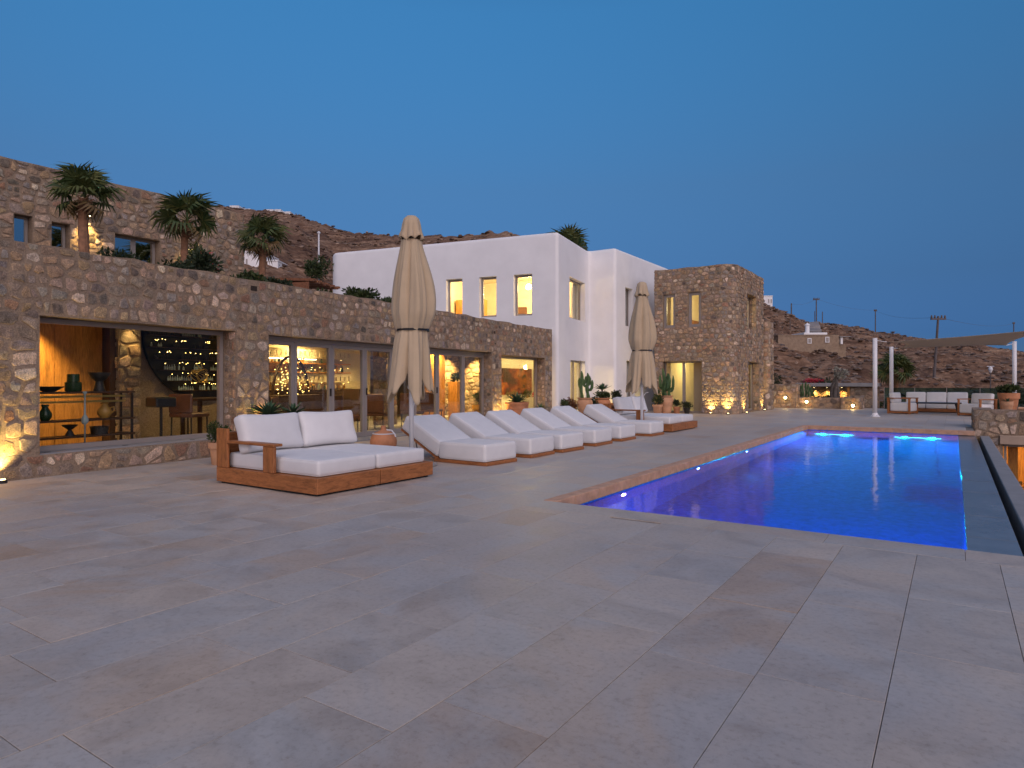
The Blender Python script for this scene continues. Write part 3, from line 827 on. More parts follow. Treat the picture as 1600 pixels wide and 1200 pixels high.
# flat roof and planted terrace above
rf = G(); wbox(rf, 2.0, 20.7, .45, 14.0, 2.66, 2.86); rf.ob('roof_slab', M['concrete'], house)
bedsoil = wbox(G(), 2.1, 20.2, .46, 1.9, 2.87, 2.93).ob('planting_soil', M['soil'], house)
wbox(G(), 2.1, 20.2, 1.9, 13.5, 2.87, 2.9).ob('roof_terrace', M['concrete'], house)

# ---------------------------------------------------------------- upper stone house
up = Path([(-16, 1.0), (-16, 10.95), (-20, 10.95)], [0, .12, 0])
UO = [(4.62, 4.95, 3.6, 4.74), (5.30, 5.66, 3.5, 4.71), (6.58, 7.62, 3.2, 4.70)]
uh = thing('upper_stone_house', 'upper rubble stone house behind the palms with blue sky reflecting windows', 'house', (-18, 6, 2.9))
shell(up, 2.86, 5.84, .4, UO, wob=.03).ob('wall', M['mortar'], uh)
lay_stones(uh, up, 2.5, up.L-1.5, 3.0, 5.83, UO, .06, .13, 1.3, .011, (.008, .028), 300, 9)
G().box(-24, 1, 5.6, -16.35, 10.6, 5.7).ob('roof', M['concrete'], uh)
G().box(-24, 1, 2.8, -23.8, 10.9, 5.7).ob('rear_wall', M['plaster'], uh)
def U(s, o=0, z=0): return up.at(s, o, z)
frame_unit(uh, U, 4.63, 4.94, 3.6, 4.735, .2, .045, .06, glass='skyglass')
frame_unit(uh, U, 5.31, 5.65, 3.5, 4.705, .2, .045, .06, glass='skyglass')
frame_unit(uh, U, 6.59, 7.10, 3.2, 4.695, .2, .05, .06, glass='skyglass')
frame_unit(uh, U, 7.10, 7.61, 3.2, 4.695, .2, .05, .06, glass='skyglass')
for s, a, b in ((4.63, .31, 1), (5.31, .34, 1), (6.59, 1.02, 1)): wbox(G(), s, s+a, .35, .37, 3.2, 4.7, U).ob('blind', M['concrete'], uh)

# ---------------------------------------------------------------- white cubic house
A = Vector((-12.07, 21.14)); WD = Vector((-.186, 1)).normalized(); WL = Vector((-WD.y, WD.x))
B_ = A+WD*3.93; Cc = Vector((-11.57, B_.y)); L_ = A+WL*10.45
wp = Path([L_+WD*7, L_, A, B_, Cc, Vector((-11.57, 34.5))], [0, .55, .14, .12, .14, 0], 8)
def s_of(pt):
    best = min(range(len(wp.p)), key=lambda i: (wp.p[i]-pt).length); return wp.s[best]
def along(q):            # distance along path nearest to a plan point
    bs, bd = 0, 1e9
    for i in range(len(wp.p)-1):
        a, b = wp.p[i], wp.p[i+1]; t = max(0, min(1, (q-a).dot(b-a)/(b-a).length_squared)); d = (a+(b-a)*t-q).length
        if d < bd: bd, bs = d, wp.s[i]+(b-a).length*t
    return bs
def on_left(t): return along(A+WL*t)
def on_right(t): return along(A+WD*t)
def on_v2(y): return along(Vector((-11.57, y)))
def WP(s, o=0, z=0): return wp.at(s, o, z)
WO = []; wh = thing('white_house', 'white cubic plastered house with lit windows beside the pool terrace', 'house', (-16, 24, 0))
lw = [(on_left(b), on_left(a), 3.76, 5.31) for a, b in ((3.95, 4.67), (2.49, 3.21), (1.03, 1.77))]
WO += lw
WO += [(on_left(9.7), on_left(9.0), 3.3, 4.98)]
WO += [(.2, on_left(.45), -1, 2.75)]                     # opens into the gallery behind the stone house
rw = (on_right(1.33), on_right(3.35), 3.75, 5.34); rd_ = (on_right(1.45), on_right(3.4), .02, 2.12)
WO += [rw, rd_]
v2a = (on_v2(25.98), on_v2(26.75), 3.64, 5.28); v2b = (on_v2(26.1), on_v2(26.95), .02, 2.18)
WO += [v2a, v2b]
tp = [(6.70, .012), (6.745, .035), (6.775, .07), (6.79, .12)]
g = shell(wp, 0, 6.64, .38, WO, top=tp)
o = g.ob('wall', M['plaster'], wh); smooth_angle(o, 35)
rg = G()
for q in ([L_+WD*7, L_+(WD-WL)*.3, A+(WD+WL)*.3, B_+WL*.3], [B_+WL*.3, Vector((-11.87, B_.y+.3)), Vector((-11.87, 34.4)), Vector((-20, 34.4)), L_+WD*7]):
    rg.add([(v.x, v.y, 6.45) for v in q], [tuple(range(len(q)))])
rg.ob('roof', M['plaster'], wh)
def wwin(o4, fw=.06, name='window', double=False, set_=.2):
    s0, s1, z0, z1 = o4
    if double:
        m = (s0+s1)/2
        frame_unit(wh, WP, s0+.005, m, z0, z1-.005, set_, fw, .07, name); frame_unit(wh, WP, m+.002, s1-.005, z0, z1-.005, set_, fw, .07, name)
    else: frame_unit(wh, WP, s0+.005, s1-.005, z0+.005, z1-.005, set_, fw, .07, name)
for q in lw: wwin(q, .075)
wwin(WO[3]); wwin(rw, .07); wwin(rd_, .06, 'glass_door', True); wwin(v2a, .05); wwin(v2b, .05)
def lbox(nm, m, t0, t1, d0, d1, z0, z1):        # box behind the left face: t from the corner A, d inward
    f = lambda t, d, z: (*(A+WL*t+WD*d)[:], z)
    return G().hexa([f(t0, d0, z0), f(t0, d1, z0), f(t1, d1, z0), f(t1, d0, z0), f(t0, d0, z1), f(t0, d1, z1), f(t1, d1, z1), f(t1, d0, z1)]).ob(nm, M[m], wh)
lbox('upper_floor', 'cream', .42, 10, .42, 6, 2.9, 3.0); lbox('upper_ceiling', 'cream', .42, 10, .42, 6, 5.75, 5.85)
lbox('room_wall', 'cream', .42, 10, 4.4, 4.5, 3, 5.75); lbox('room_wall', 'cream', 9.9, 10, .42, 4.4, 3, 5.75)
lbox('room_wall', 'cream', 5.4, 5.5, .42, 4.4, 3, 5.75)
lbox('wardrobe', 'panelwood', 4.05, 5.3, 2.0, 2.5, 3, 4.75)
lbox('curtain', 'cream', 1.9, 2.35, .62, .68, 3.02, 5.6)
lbox('picture', 'darkwood', 2.0, 2.7, 4.34, 4.39, 3.9, 4.7); lbox('picture', 'leather', 3.0, 3.5, 4.34, 4.39, 3.6, 4.6)
lbox('room_wall', 'cream', .42, .48, 3.0, 4.4, 3, 5.75)
lbox('bed_head', 'leather', 1.0, 1.9, 3.9, 4.3, 3.0, 4.15); lbox('door_leaf', 'panelwood', .52, .62, 1.8, 2.7, 3.0, 5.1); lbox('lamp_shade', 'canvas', 1.2, 1.5, 2.0, 2.3, 4.0, 4.3)
def wfp(t, d, z): return Vector((*(A+WL*t+WD*d)[:], z))
def room_lamp(loc, power, parent, color=(1, .74, .36), r=.12):
    b = G().lathe([(.02, .14), (r*.8, .10), (r, 0), (r*.8, -.06), (.02, -.09)], 14, loc).ob('pendant_lamp', M['lamp'], parent)
    G().tube([(loc[0], loc[1], loc[2]+.12), (loc[0], loc[1], loc[2]+.5)], .006, 5).ob('cord', M['black'], b)
    lamp('POINT', (loc[0], loc[1], loc[2]-.22), power, color, b, None, .1); return b
room_lamp(wfp(2.2, 2.6, 5.2), 110, wh); room_lamp(wfp(4.4, 1.5, 5.25), 40, wh); room_lamp(wfp(1.0, 1.6, 5.2), 70, wh); room_lamp(wfp(9.2, 1.5, 4.9), 8, wh)
G().box(-11.96, 25.5, .02, -11.93, 28.5, 5.7).ob('blind', M['plaster'], wh)
# curtains behind the glass door of the white house
for t in (1.55, 1.75, 3.1):
    f = lambda a, b: (*(A+WD*a-Vector((WD.y, -WD.x))*b)[:],)
    g = G(); n_ = 9
    for k in range(n_+1):
        aa = t+.2*k/n_; bb = .47+.025*(k % 2)
        g.v += [(*f(aa, bb), .05), (*f(aa, bb), 2.1)]
    g.f = [(2*k, 2*k+2, 2*k+3, 2*k+1) for k in range(n_)]; g.ob('curtain', M['canvas'], wh)

# ---------------------------------------------------------------- stone tower
tw = Path([(-10.42, 30), (-10.42, 26.32), (-7.12, 26.32), (-7.12, 31.25), (-9.5, 31.25)], [0, .05, .62, .3, 0], 7)
tl = lambda x: (30-26.32)+(x+10.42)-.05*.43
def alongp(pa, q):
    bs, bd = 0, 1e9
    for i in range(len(pa.p)-1):
        a, b = pa.p[i], pa.p[i+1]; t = max(0, min(1, (q-a).dot(b-a)/(b-a).length_squared)); d = (a+(b-a)*t-q).length
        if d < bd: bd, bs = d, pa.s[i]+(b-a).length*t
    return bs
tl = lambda x: alongp(tw, Vector((x, 26.32))); tr_ = lambda y: alongp(tw, Vector((-7.12, y)))
TO = [(tl(-10.03), tl(-9.52), 3.50, 4.88), (tl(-8.98), tl(-8.45), 3.50, 4.90), (tl(-10.05), tl(-8.42), .02, 2.11),
      (tr_(28.2), tr_(29.7), 3.50, 4.93), (tr_(28.4), tr_(30.25), .02, 2.11)]
tower = thing('stone_tower', 'two storey rubble stone tower with rounded corner beside the white house', 'tower', (-8.7, 28.8, 0))
shell(tw, 0, 5.91, .5, TO, wob=.035).ob('wall', M['mortar'], tower)
lay_stones(tower, tw, 3.4, tw.L-2.2, 0, 5.91, TO, .065, .125, 1.25, .011, (.010, .034), 300, 13, minpx=7)
def T(s, o=0, z=0): return tw.at(s, o, z)
for k, o4 in enumerate(TO):
    s0, s1, z0, z1 = o4
    if k == 2:
        m = s0+(s1-s0)*.5
        frame_unit(tower, T, s0+.005, m, z0, z1-.005, .22, .055, .07, 'glass_door'); frame_unit(tower, T, m+.003, s1-.005, z0, z1-.005, .24, .055, .07, 'glass_door')
    elif k == 4: frame_unit(tower, T, s0+.005, s1-.005, z0, z1-.005, .3, .07, .07, 'glass_door')
    else: frame_unit(tower, T, s0+.005, s1-.005, z0+.005, z1-.005, .10 if k < 2 else .3, .11, .07)
for k in (3, 4):
    s0, s1, z0, z1 = TO[k]; rp = Path([T(s1, .29)[:2], T(s1, .005)[:2]]); lay_stones(tower, rp, 0, rp.L, z0+.02, z1, [], .07, .12, 1, .01, (.004, .012), 20, 60+k)
def tbox(nm, m, x0, y0, z0, x1, y1, z1): return G().box(x0, y0, z0, x1, y1, z1).ob(nm, M[m], tower)
tbox('upper_floor', 'cream', -9.9, 26.85, 2.85, -7.65, 31, 2.95); tbox('roof', 'concrete', -9.9, 26.85, 5.5, -7.65, 31, 5.6)
tbox('back_wall', 'cream', -9.95, 30.6, 0, -7.64, 30.7, 5.5); tbox('side_wall', 'cream', -9.93, 26.85, 0, -9.9, 30.6, 5.5); tbox('room_floor', 'concrete', -9.9, 26.6, -.01, -7.64, 30.6, .015)
tbox('wardrobe', 'darkwood', -8.75, 29.6, 0, -8.3, 30.55, 1.95)
tbox('picture', 'leather', -9.2, 30.56, 3.7, -8.4, 30.59, 4.4)
room_lamp((-8.9, 28.4, 4.75), 60, tower, (1, .76, .34), .1); room_lamp((-8.9, 28.2, 2.2), 34, tower, (1, .76, .28), .08)

tbox('curtain', 'canvas', -8.95, 26.95, .02, -8.6, 27.0, 2.1)  # panel behind the right door leaf, stands in for the leaf's greyish reflection
tbox('shelf', 'darkwood', -9.6, 30.3, 3.9, -8.8, 30.55, 3.94); tbox('headboard', 'leather', -9.85, 28.0, 2.96, -9.6, 29.8, 4.0); tbox('lamp_stand', 'black', -9.3, 28.9, .016, -9.27, 28.93, 1.4)
tbox('desk', 'darkwood', -9.2, 28.7, .70, -8.2, 29.3, .75); tbox('desk_leg', 'darkwood', -9.15, 28.75, .016, -9.1, 28.8, .70); tbox('desk_leg', 'darkwood', -8.3, 28.75, .016, -8.25, 28.8, .70)
# buttress wall beyond the tower
bt = thing('buttress', 'rounded rubble stone buttress against the far side of the stone tower', 'wall', (-7.4, 31.9, 0))
bp = Path([(-9, 31.3), (-6.93, 31.3), (-6.93, 32.3), (-9, 32.3)], [0, .2, .2, 0])
shell(bp, 0, 4.0, .4, [], wob=.05).ob('wall', M['mortar'], bt); lay_stones(bt, bp, .8, 3.2, 0, 4.0, [], .08, .16, 1.3, .011, (.012, .035), 60, 17, minpx=6)

# ---------------------------------------------------------------- low garden walls at the back
def garden_wall(label, pts, z0, z1, thick, seed, rad=.04, rlo=.08, rhi=.16, minpx=6, wob=.02):
    t = thing('garden_wall', label, 'wall', (pts[0][0], pts[0][1], z0)); p = Path(pts, rad)
    shell(p, z0, z1, thick, [], wob=wob).ob('wall', M['mortar'], t)
    lay_stones(t, p, 0, p.L, z0, z1, [], rlo, rhi, 1.3, .012, (.010, .03), 200, seed, minpx=minpx); return t
garden_wall('tall rubble stone garden wall right beside the tower buttress', [(-8.4, 34.3), (-6.32, 34.3), (-6.32, 38)], 0, 1.16, .4, 21)
garden_wall('low rubble planter wall in front of the cactus and olive trunk', [(-6.3, 34.45), (-4.42, 34.45)], 0, .52, .35, 22)
garden_wall('low rubble stone block right of the olive trunk', [(-4.4, 36), (-4.4, 34.2), (-3.6, 34.2), (-3.6, 36)], 0, .54, .3, 23)
# retaining wall right of the pool with the basement window
rwall = thing('retaining_wall', 'rubble retaining wall behind the overflow trough with a lit basement window', 'wall', (2.5, 22.3, -3))
rp_ = Path([(.44, 24), (.44, 22.28), (6.5, 22.28)], [0, .08, 0])
o_ = [(rp_.L-6.5+1.05, rp_.L-6.5+4.2, -3.4, -.42)]
o_ = [(alongp(rp_, Vector((1.1, 22.28))), alongp(rp_, Vector((4.0, 22.28))), -2.9, -.41)]
shell(rp_, -3.4, .52, .45, o_, wob=.02).ob('wall', M['mortar'], rwall)
lay_stones(rwall, rp_, .6, rp_.L, -1.2, .52, [(o_[0][0]-.05, o_[0][1], -2.9, -.17)], .08, .17, 1.25, .014, (.012, .035), 120, 25)
G().box(1.03, 22.17, -.40, 4.1, 22.5, -.165).ob('lintel', M['beige'], rwall, bevel=.008)
def RW(s, o=0, z=0): return rp_.at(s, o, z)
a_ = o_[0][0]
frame_unit(rwall, RW, a_+.02, a_+.75, -2.9, -.415, .16, .06, .06); frame_unit(rwall, RW, a_+.75, a_+1.5, -2.9, -.415, .16, .06, .06); frame_unit(rwall, RW, a_+1.5, a_+2.88, -2.9, -.415, .16, .06, .06)
G().box(.9, 25.5, -3, 5, 25.6, -.1).ob('room_wall', M['panelwood'], rwall); G().box(.9, 22.8, -.2, 5, 25.6, -.1).ob('ceiling', M['cream'], rwall)
for x in (1.25, 1.75): G().box(x, 23.0, -2.9, x+.22, 23.08, -.3).ob('curtain', M['panelwood'], rwall)
room_lamp((1.9, 23.8, -.75), 60, rwall, (1, .52, .14), .08)
# stone cap block on the wall's end
G().box(1.42, 22.3, .53, 1.75, 22.6, .60).ob('cap_stone', M['clay2'], rwall, bevel=.02)
# ---------------------------------------------------------------- daybeds
def bx(parent, nm, m, x0, y0, z0, x1, y1, z1, bev=.006): return G().box(x0, y0, z0, x1, y1, z1).ob(nm, M[m], parent, bevel=bev)
def moved(g, m):
    g.v = [tuple(m @ Vector(p)) for p in g.v]; return g
def daybed(label):
    t = thing('daybed', label, 'daybed', (-6.9, 5.94, 0), 0, 'teak daybeds on the terrace')
    for y0, y1 in ((4.95, 5.935), (5.945, 6.93)):
        b = bx(t, 'plinth', 'black', -7.8, y0+.04, 0, -5.98, y1-.04, .03, 0)
        bx(t, 'front_board', 'teak_y', -5.95, y0, .025, -5.92, y1, .205); bx(t, 'back_board', 'teak_y', -7.85, y0, .025, -7.82, y1, .205)
        bx(t, 'side_board', 'teak', -7.82, y0, .025, -5.952, y0+.03, .203); bx(t, 'side_board', 'teak', -7.82, y1-.03, .025, -5.952, y1, .203)
        for k in range(9):
            xa = -7.81+k*.206; bx(t, 'slat', 'teak_y', xa, y0+.032, .17, xa+.19, y1-.032, .198, .003)
    mm = Matrix.Translation((-6.88, 5.51, .2)); o = moved(cushion(1.72, .92, .19, .045, .012), mm).ob('mattress', M['fabric'], t, smooth=True); piping(o, 1.72, .92, .19, mm, M['fabric'], .012)
    mm = Matrix.Translation((-6.88, 6.43, .2)); o = moved(cushion(1.72, .90, .185, .045, .012), mm).ob('mattress', M['fabric'], t, smooth=True); piping(o, 1.72, .90, .185, mm, M['fabric'], .012)
    bx(t, 'backrest', 'teak_y', -7.85, 4.99, .206, -7.81, 6.9, .64)
    bx(t, 'corner_post', 'teak_z', -7.85, 4.95, .206, -7.62, 4.988, .70)
    bx(t, 'arm_post', 'teak_z', -6.90, 4.95, .206, -6.69, 4.99, .519); bx(t, 'armrest', 'teak', -7.61, 4.94, .52, -6.68, 5.07, .553)
    return t
d1 = daybed('teak daybed with white mattress and armrest nearest the camera')
d2 = dup(d1, None, (-6.9, 5.94+11.22, 0), 0, 'teak daybed beyond the last sun lounger near the far parasol')
def pillow(label, loc, rz, w, h=.44):
    g = cushion(w, h, .19, .07, .045)
    for i, v in enumerate(g.v):
        p = Vector(v); e = abs(p.x)/(w/2)*abs(p.y)/(h/2)
        p.x += .03*e*(1 if p.x > 0 else -1); p.y += .03*e*(1 if p.y > 0 else -1); g.v[i] = tuple(p)
    m = Matrix.Rotation(rz, 4, 'Z') @ Matrix.Rotation(R(90), 4, 'Z') @ Matrix.Rotation(R(72), 4, 'X') @ Matrix.Translation((0, h/2, 0))
    g = moved(g, m); o = g.ob('pillow', M['fabric'], smooth=True); o.location = loc
    return tag(o, label, 'pillow', 'white back pillows on the daybeds')
pillow('white pillow beside the wooden armrest of the nearest daybed', (-7.50, 5.48, .39), R(3), .90)
pillow('white pillow on the far half of the nearest daybed', (-7.47, 6.40, .39), R(-6), .86)
pillow('white pillow beside the armrest of the far daybed', (-7.50, 5.48+11.22, .39), 0, .90)
pillow('white pillow on the far half of the far daybed', (-7.50, 6.42+11.22, .39), R(2), .88)

# ---------------------------------------------------------------- sun loungers
def lounger(label):
    t = thing('sun_lounger', label, 'sun lounger', (-5.93, 8.15, 0), 0, 'white sun loungers in a row')
    x, y = -5.93, 8.15
    bx(t, 'base', 'teak', x-1.08, y+.02, .0, x+.015, y+.82, .055, .008)
    ms = Matrix.Translation((x-.485, y+.415, .057)); sm_ = moved(cushion(.97, .83, .275, .05, .012), ms).ob('seat_mattress', M['fabric'], t, smooth=True); piping(sm_, .97, .83, .275, ms, M['fabric'])
    m = Matrix.Translation((x-.985, y+.415, .075)) @ Matrix.Rotation(R(27.5), 4, 'Y') @ Matrix.Translation((-.47, 0, 0))
    bm_ = moved(cushion(.93, .83, .25, .05, .012), m).ob('back_mattress', M['fabric'], t, smooth=True); piping(bm_, .93, .83, .25, m, M['fabric'])
    m2 = Matrix.Translation((x-.985, y, .07)) @ Matrix.Rotation(R(27.5), 4, 'Y')
    g = G().box(-.94, .02, -.035, 0, .81, -.002); moved(g, m2).ob('back_board', M['teak'], t)
    G().tube([(x-1.6, y+.12, .36), (x-1.5, y+.12, .01)], .009, 6).ob('strut', M['black'], t)
    G().tube([(x-1.6, y+.71, .36), (x-1.5, y+.71, .01)], .009, 6).ob('strut', M['black'], t)
    return t
ORD = ['first', 'second', 'third', 'fourth', 'fifth', 'sixth']
l1 = lounger('first white sun lounger from the near daybed beside the parasol pole')
l1.rotation_euler = (0, 0, R(-2.5))
for i, (y, rz, dx_) in enumerate(((9.45, 1, 0), (10.47, -1.5, .02), (11.86, 1, 0), (13.14, .5, -.03), (14.72, -.5, .02))):
    dup(l1, None, (-5.93+dx_, y, 0), R(rz), f'{ORD[i+1]} white sun lounger counted from the near daybed' if i < 4 else 'last white sun lounger in the row before the far daybed')

# ---------------------------------------------------------------- parasols
def parasol(label, loc, rz):
    t = thing('closed_parasol', label, 'parasol', loc, 0, 'closed sand coloured parasols')
    G().tube([(0, 0, 0), (0, 0, 3.6)], .036, 16).ob('pole', M['white'], t, smooth=True)
    G().box(-.3, -.3, 0, .3, .3, .05).ob('base_plate', M['concrete'], t, bevel=.01)
    G().lathe([(.06, .05), (.055, .2), (.04, .22)], 16).ob('pole_socket', M['white'], t)
    c = G(); c.box(-.045, -.03, 1.22, .02, .03, 1.80); c.ob('runner_sleeve', M['white'], t, bevel=.008)
    G().tube([(.03, -.01, .92), (.10, -.06, 1.02), (.15, -.09, 1.02)], .009, 6).ob('crank_handle', M['white'], t)
    G().lathe([(.055, 1.18), (.06, 1.2), (.055, 1.24)], 12).ob('collar', M['white'], t)
    n = 128; rows = 46; g = G(); rr = random.Random(3)
    ph = [rr.uniform(0, 6.3) for _ in range(8)]; am = [rr.uniform(.75, 1.25) for _ in range(8)]
    for i in range(rows+1):
        k = i/rows
        for j in range(n):
            th = 2*PI*j/n
            a = th*2.5+.5*math.sin(th+ph[0])+.5*k; lobe = abs(math.sin(a))**.7*(.8+.2*abs(math.sin(th*7+ph[3]+1.5*k)))
            rip = math.sin(th*23+ph[1]+6*k)*.5+math.sin(th*13+ph[2]-4*k)*.5
            am_ = am[int((th/(2*PI))*8) % 8]
            if k < .56:                                   # from the cap to the strap
                q = k/.56; z = 3.42+(2.07-3.42)*q
                R_ = .15+.185*math.sin(min(1, q*1.12)*PI*.60)**1.3-.075*max(0, (q-.8)/.2)**1.5
                f = .16+.20*math.sin(q*PI)
            else:                                        # skirt below the strap
                q = (k-.56)/.44; hem = 1.03+.42*(1-lobe)**1.2+.08*math.sin(th*3+1)
                z = 2.07+(hem-2.07)*q
                R_ = .225+.16*q**.7; f = .16+.46*q
            bulge = 1+.16*math.cos(th-.35)*math.sin(min(1, k*1.6)*PI)+.05*math.sin(th*2+k*5)
            r = R_*bulge*((1-f)+f*lobe*am_)+.008*rip*(.4+k)
            g.v.append((r*math.cos(th), r*math.sin(th), z+.008*rip*k))
    g.f = [(i*n+j, (i+1)*n+j, (i+1)*n+(j+1) % n, i*n+(j+1) % n) for i in range(rows) for j in range(n)]
    o = g.ob('canopy', M['canvas'], t, smooth=True)
    md = o.modifiers.new('thick', 'SOLIDIFY'); md.thickness = .006
    g = G(); n = 96
    for i, (r, z) in enumerate(((.02, 3.79), (.07, 3.78), (.115, 3.74), (.14, 3.66), (.155, 3.57), (.185, 3.49), (.20, 3.455))):
        for j in range(n):
            th = 2*PI*j/n; lobe = abs(math.sin(th*4+.3)); e = max(0, (i-2)/4)
            g.v.append((r*(1-.28*e*(1-lobe))*math.cos(th), r*(1-.28*e*(1-lobe))*math.sin(th), z-.055*e*(1-lobe)-(.02*math.sin(th*3) if i > 4 else 0)))
    g.f = [(i*n+j, (i+1)*n+j, (i+1)*n+(j+1) % n, i*n+(j+1) % n) for i in range(6) for j in range(n)]+[tuple(range(n))]
    o = g.ob('top_cap', M['canvas'], t, smooth=True); md = o.modifiers.new('thick', 'SOLIDIFY'); md.thickness = .005
    g = G()
    for j in range(48):
        th = 2*PI*j/48; b = 1+.13*math.cos(th-.35)*.8; r = .235*b
        for z in (2.052, 2.082): g.v += [(r*math.cos(th), r*math.sin(th), z), ((r+.008)*math.cos(th), (r+.008)*math.sin(th), z)]
    for j in range(48):
        a, b = j*4, ((j+1) % 48)*4
        g.f += [(a+1, b+1, b+3, a+3), (a, a+2, b+2, b), (a+2, a+3, b+3, b+2), (a, b, b+1, a+1)]
    g.ob('strap', M['blackstrap'], t)
    for c_ in t.children: c_.matrix_parent_inverse.identity()
    t.rotation_euler = (0, 0, rz); return t
pa = parasol('closed sand parasol on white pole between near daybed and first lounger', (-6.79, 7.45, 0), R(20))
dup(pa, None, (-6.5, 15.6, 0), R(75), 'closed sand parasol on white pole beside the far daybed')

# ---------------------------------------------------------------- plants
def leaf_blade(n=5, L=1, w=.12, fold=.25, droop=0):
    g = G()
    for i in range(n+1):
        k = i/n; ww = w*(.55+.9*k)*(1-k)**.75 if i < n else 0
        if i == n: g.v.append((L, 0, -droop)); break
        z = -droop*k*k
        g.v += [(L*k, -ww, z+ww*fold), (L*k, 0, z), (L*k, ww, z+ww*fold)]
    for i in range(n-1):
        a = i*3; g.f += [(a, a+3, a+4, a+1), (a+1, a+4, a+5, a+2)]
    a = (n-1)*3; g.f += [(a, 3*n, a+1), (a+1, 3*n, a+2)]
    return g
AG = [leaf_blade(5, 1, .15, .55, d).mesh('leaf', M['agave'], True) for d in (-.12, .05, .18)]
def inst(nm, me, parent, M_):
    """a part that shares mesh data, placed by a world matrix"""
    o = bpy.data.objects.new(nm, me); COL.objects.link(o); o.parent = parent
    o.matrix_parent_inverse = worldm(parent).inverted(); o.matrix_basis = M_; return o
def agave(parent, loc, size, n=26, seed=0, up=.35):
    rr = random.Random(seed)
    for i in range(n):
        k = i/n; el = R(80-62*k-rr.uniform(0, 12))*(1 if up < .5 else 1.1); az = i*2.39996+rr.uniform(-.2, .2)
        s = size*(.62+.38*k)*rr.uniform(.88, 1.1)
        inst('leaf', AG[rr.randrange(3)], parent, Matrix.Translation(loc) @ Matrix.Rotation(az, 4, 'Z') @ Matrix.Rotation(-el, 4, 'Y') @ Matrix.Diagonal((s, s, s, 1)))
def foliage(parent, c, rad, n, size, m='shrub', seed=0, nm='foliage', hole=.35, lump=4):
    rr = random.Random(seed); g = G(); cs = []
    for i in range(lump*3):
        d = Vector((rr.gauss(0, 1), rr.gauss(0, 1), rr.gauss(0, 1))).normalized()*rr.uniform(.25, .78)
        cs.append((Vector((c[0]+d.x*rad[0], c[1]+d.y*rad[1], c[2]+d.z*rad[2])), rr.uniform(.28, .5)))
    for i in range(n):
        cc, q = rr.choice(cs); d = Vector((rr.gauss(0, 1), rr.gauss(0, 1), rr.gauss(0, 1))).normalized()
        d *= rr.random()**.45; p = cc+Vector((d.x*rad[0]*q, d.y*rad[1]*q, d.z*rad[2]*q))
        dirv = (d+Vector((0, 0, .35))+Vector((rr.uniform(-.6, .6), rr.uniform(-.6, .6), rr.uniform(-.5, .5)))).normalized()
        sd_ = dirv.orthogonal().normalized(); sd_.rotate(Matrix.Rotation(rr.uniform(0, 6.3), 3, dirv)); s = size*rr.uniform(.6, 1.3); w = s*.24
        g.add([p, p+dirv*s*.5+sd_*w, p+dirv*s, p+dirv*s*.5-sd_*w], [(0, 1, 2, 3)])
    return g.ob(nm, M[m], parent)
def stems(parent, base, c, rad, n=6, m='bark', r=.012, seed=0):
    rr = random.Random(seed); g = G()
    for i in range(n):
        e = Vector((c[0]+rr.uniform(-.6, .6)*rad[0], c[1]+rr.uniform(-.6, .6)*rad[1], c[2]+rr.uniform(-.2, .5)*rad[2]))
        b = Vector(base)+Vector((rr.uniform(-.02, .02), rr.uniform(-.02, .02), 0)); mid = b.lerp(e, .5)+Vector((rr.uniform(-.05, .05),)*3)
        g.tube([b, mid, e], [r, r*.7, r*.3], 5)
    return g.ob('stem', M[m], parent)
def shrub(label, loc, rad, n=700, size=.09, m='shrub', seed=0, nm='shrub', group=None, cz=None):
    t = thing(nm, label, 'shrub', loc, 0, group); c = (loc[0], loc[1], loc[2]+(cz if cz else rad[2]*.95))
    foliage(t, c, rad, n, size, m, seed); stems(t, loc, c, rad, 7, seed=seed); return t
def cactus_arm(g, pts, r, ribs=6):
    n = ribs*2; pts = [Vector(p) for p in pts]; k = len(pts); base = len(g.v); a = None
    for i, p in enumerate(pts):
        d = (pts[min(i+1, k-1)]-pts[max(i-1, 0)]).normalized()
        a = d.orthogonal().normalized() if a is None else (a-d*a.dot(d)).normalized()
        b = d.cross(a); q = r[i]
        for j in range(n):
            rr_ = q*(1 if j % 2 == 0 else .66); t = 2*PI*j/n
            g.v.append(tuple(p+(a*math.cos(t)+b*math.sin(t))*rr_))
    for i in range(k-1):
        for j in range(n): g.f.append((base+i*n+j, base+i*n+(j+1) % n, base+(i+1)*n+(j+1) % n, base+(i+1)*n+j))
    g.f.append(tuple(base+(k-1)*n+j for j in range(n)))
def cactus(parent, loc, cols, seed=0):
    rr = random.Random(seed)
    for (dx, dy, h, r, arms) in cols:
        p = Vector(loc)+Vector((dx, dy, 0)); g = G()
        ns = 9; cactus_arm(g, [p+Vector((.02*math.sin(i*.9+seed), .02*math.cos(i), h*i/ns)) for i in range(ns+1)], [r*(.85+.15*math.sin(i*2.2)) for i in range(ns)]+[r*.25])
        col = g.ob('column', M['cactus'], parent)
        for (az, z0, l) in arms:
            g = G(); d = Vector((math.cos(az), math.sin(az), 0)); s = p+Vector((0, 0, z0)); q = r*.75
            cactus_arm(g, [s, s+d*(r+.04)+Vector((0, 0, .02)), s+d*(r+.09)+Vector((0, 0, .10)), s+d*(r+.10)+Vector((0, 0, .10+l*.6)), s+d*(r+.10)+Vector((0, 0, .10+l))], [q*.8, q, q, q, q*.3])
            g.ob('arm', M['cactus'], col)
URN = [(.60, 0), (.66, .05), (.80, .3), (.95, .55), (1.0, .72), (.92, .84), (.80, .90), (.82, .93), (.95, .95), (.97, 1.0), (.86, 1.0), (.80, .93), (.74, .90)]
TAP = [(.66, 0), (.70, .03), (.86, .70), (.88, .72), (.98, .74), (1.0, 1.0), (.90, 1.0), (.88, .90)]
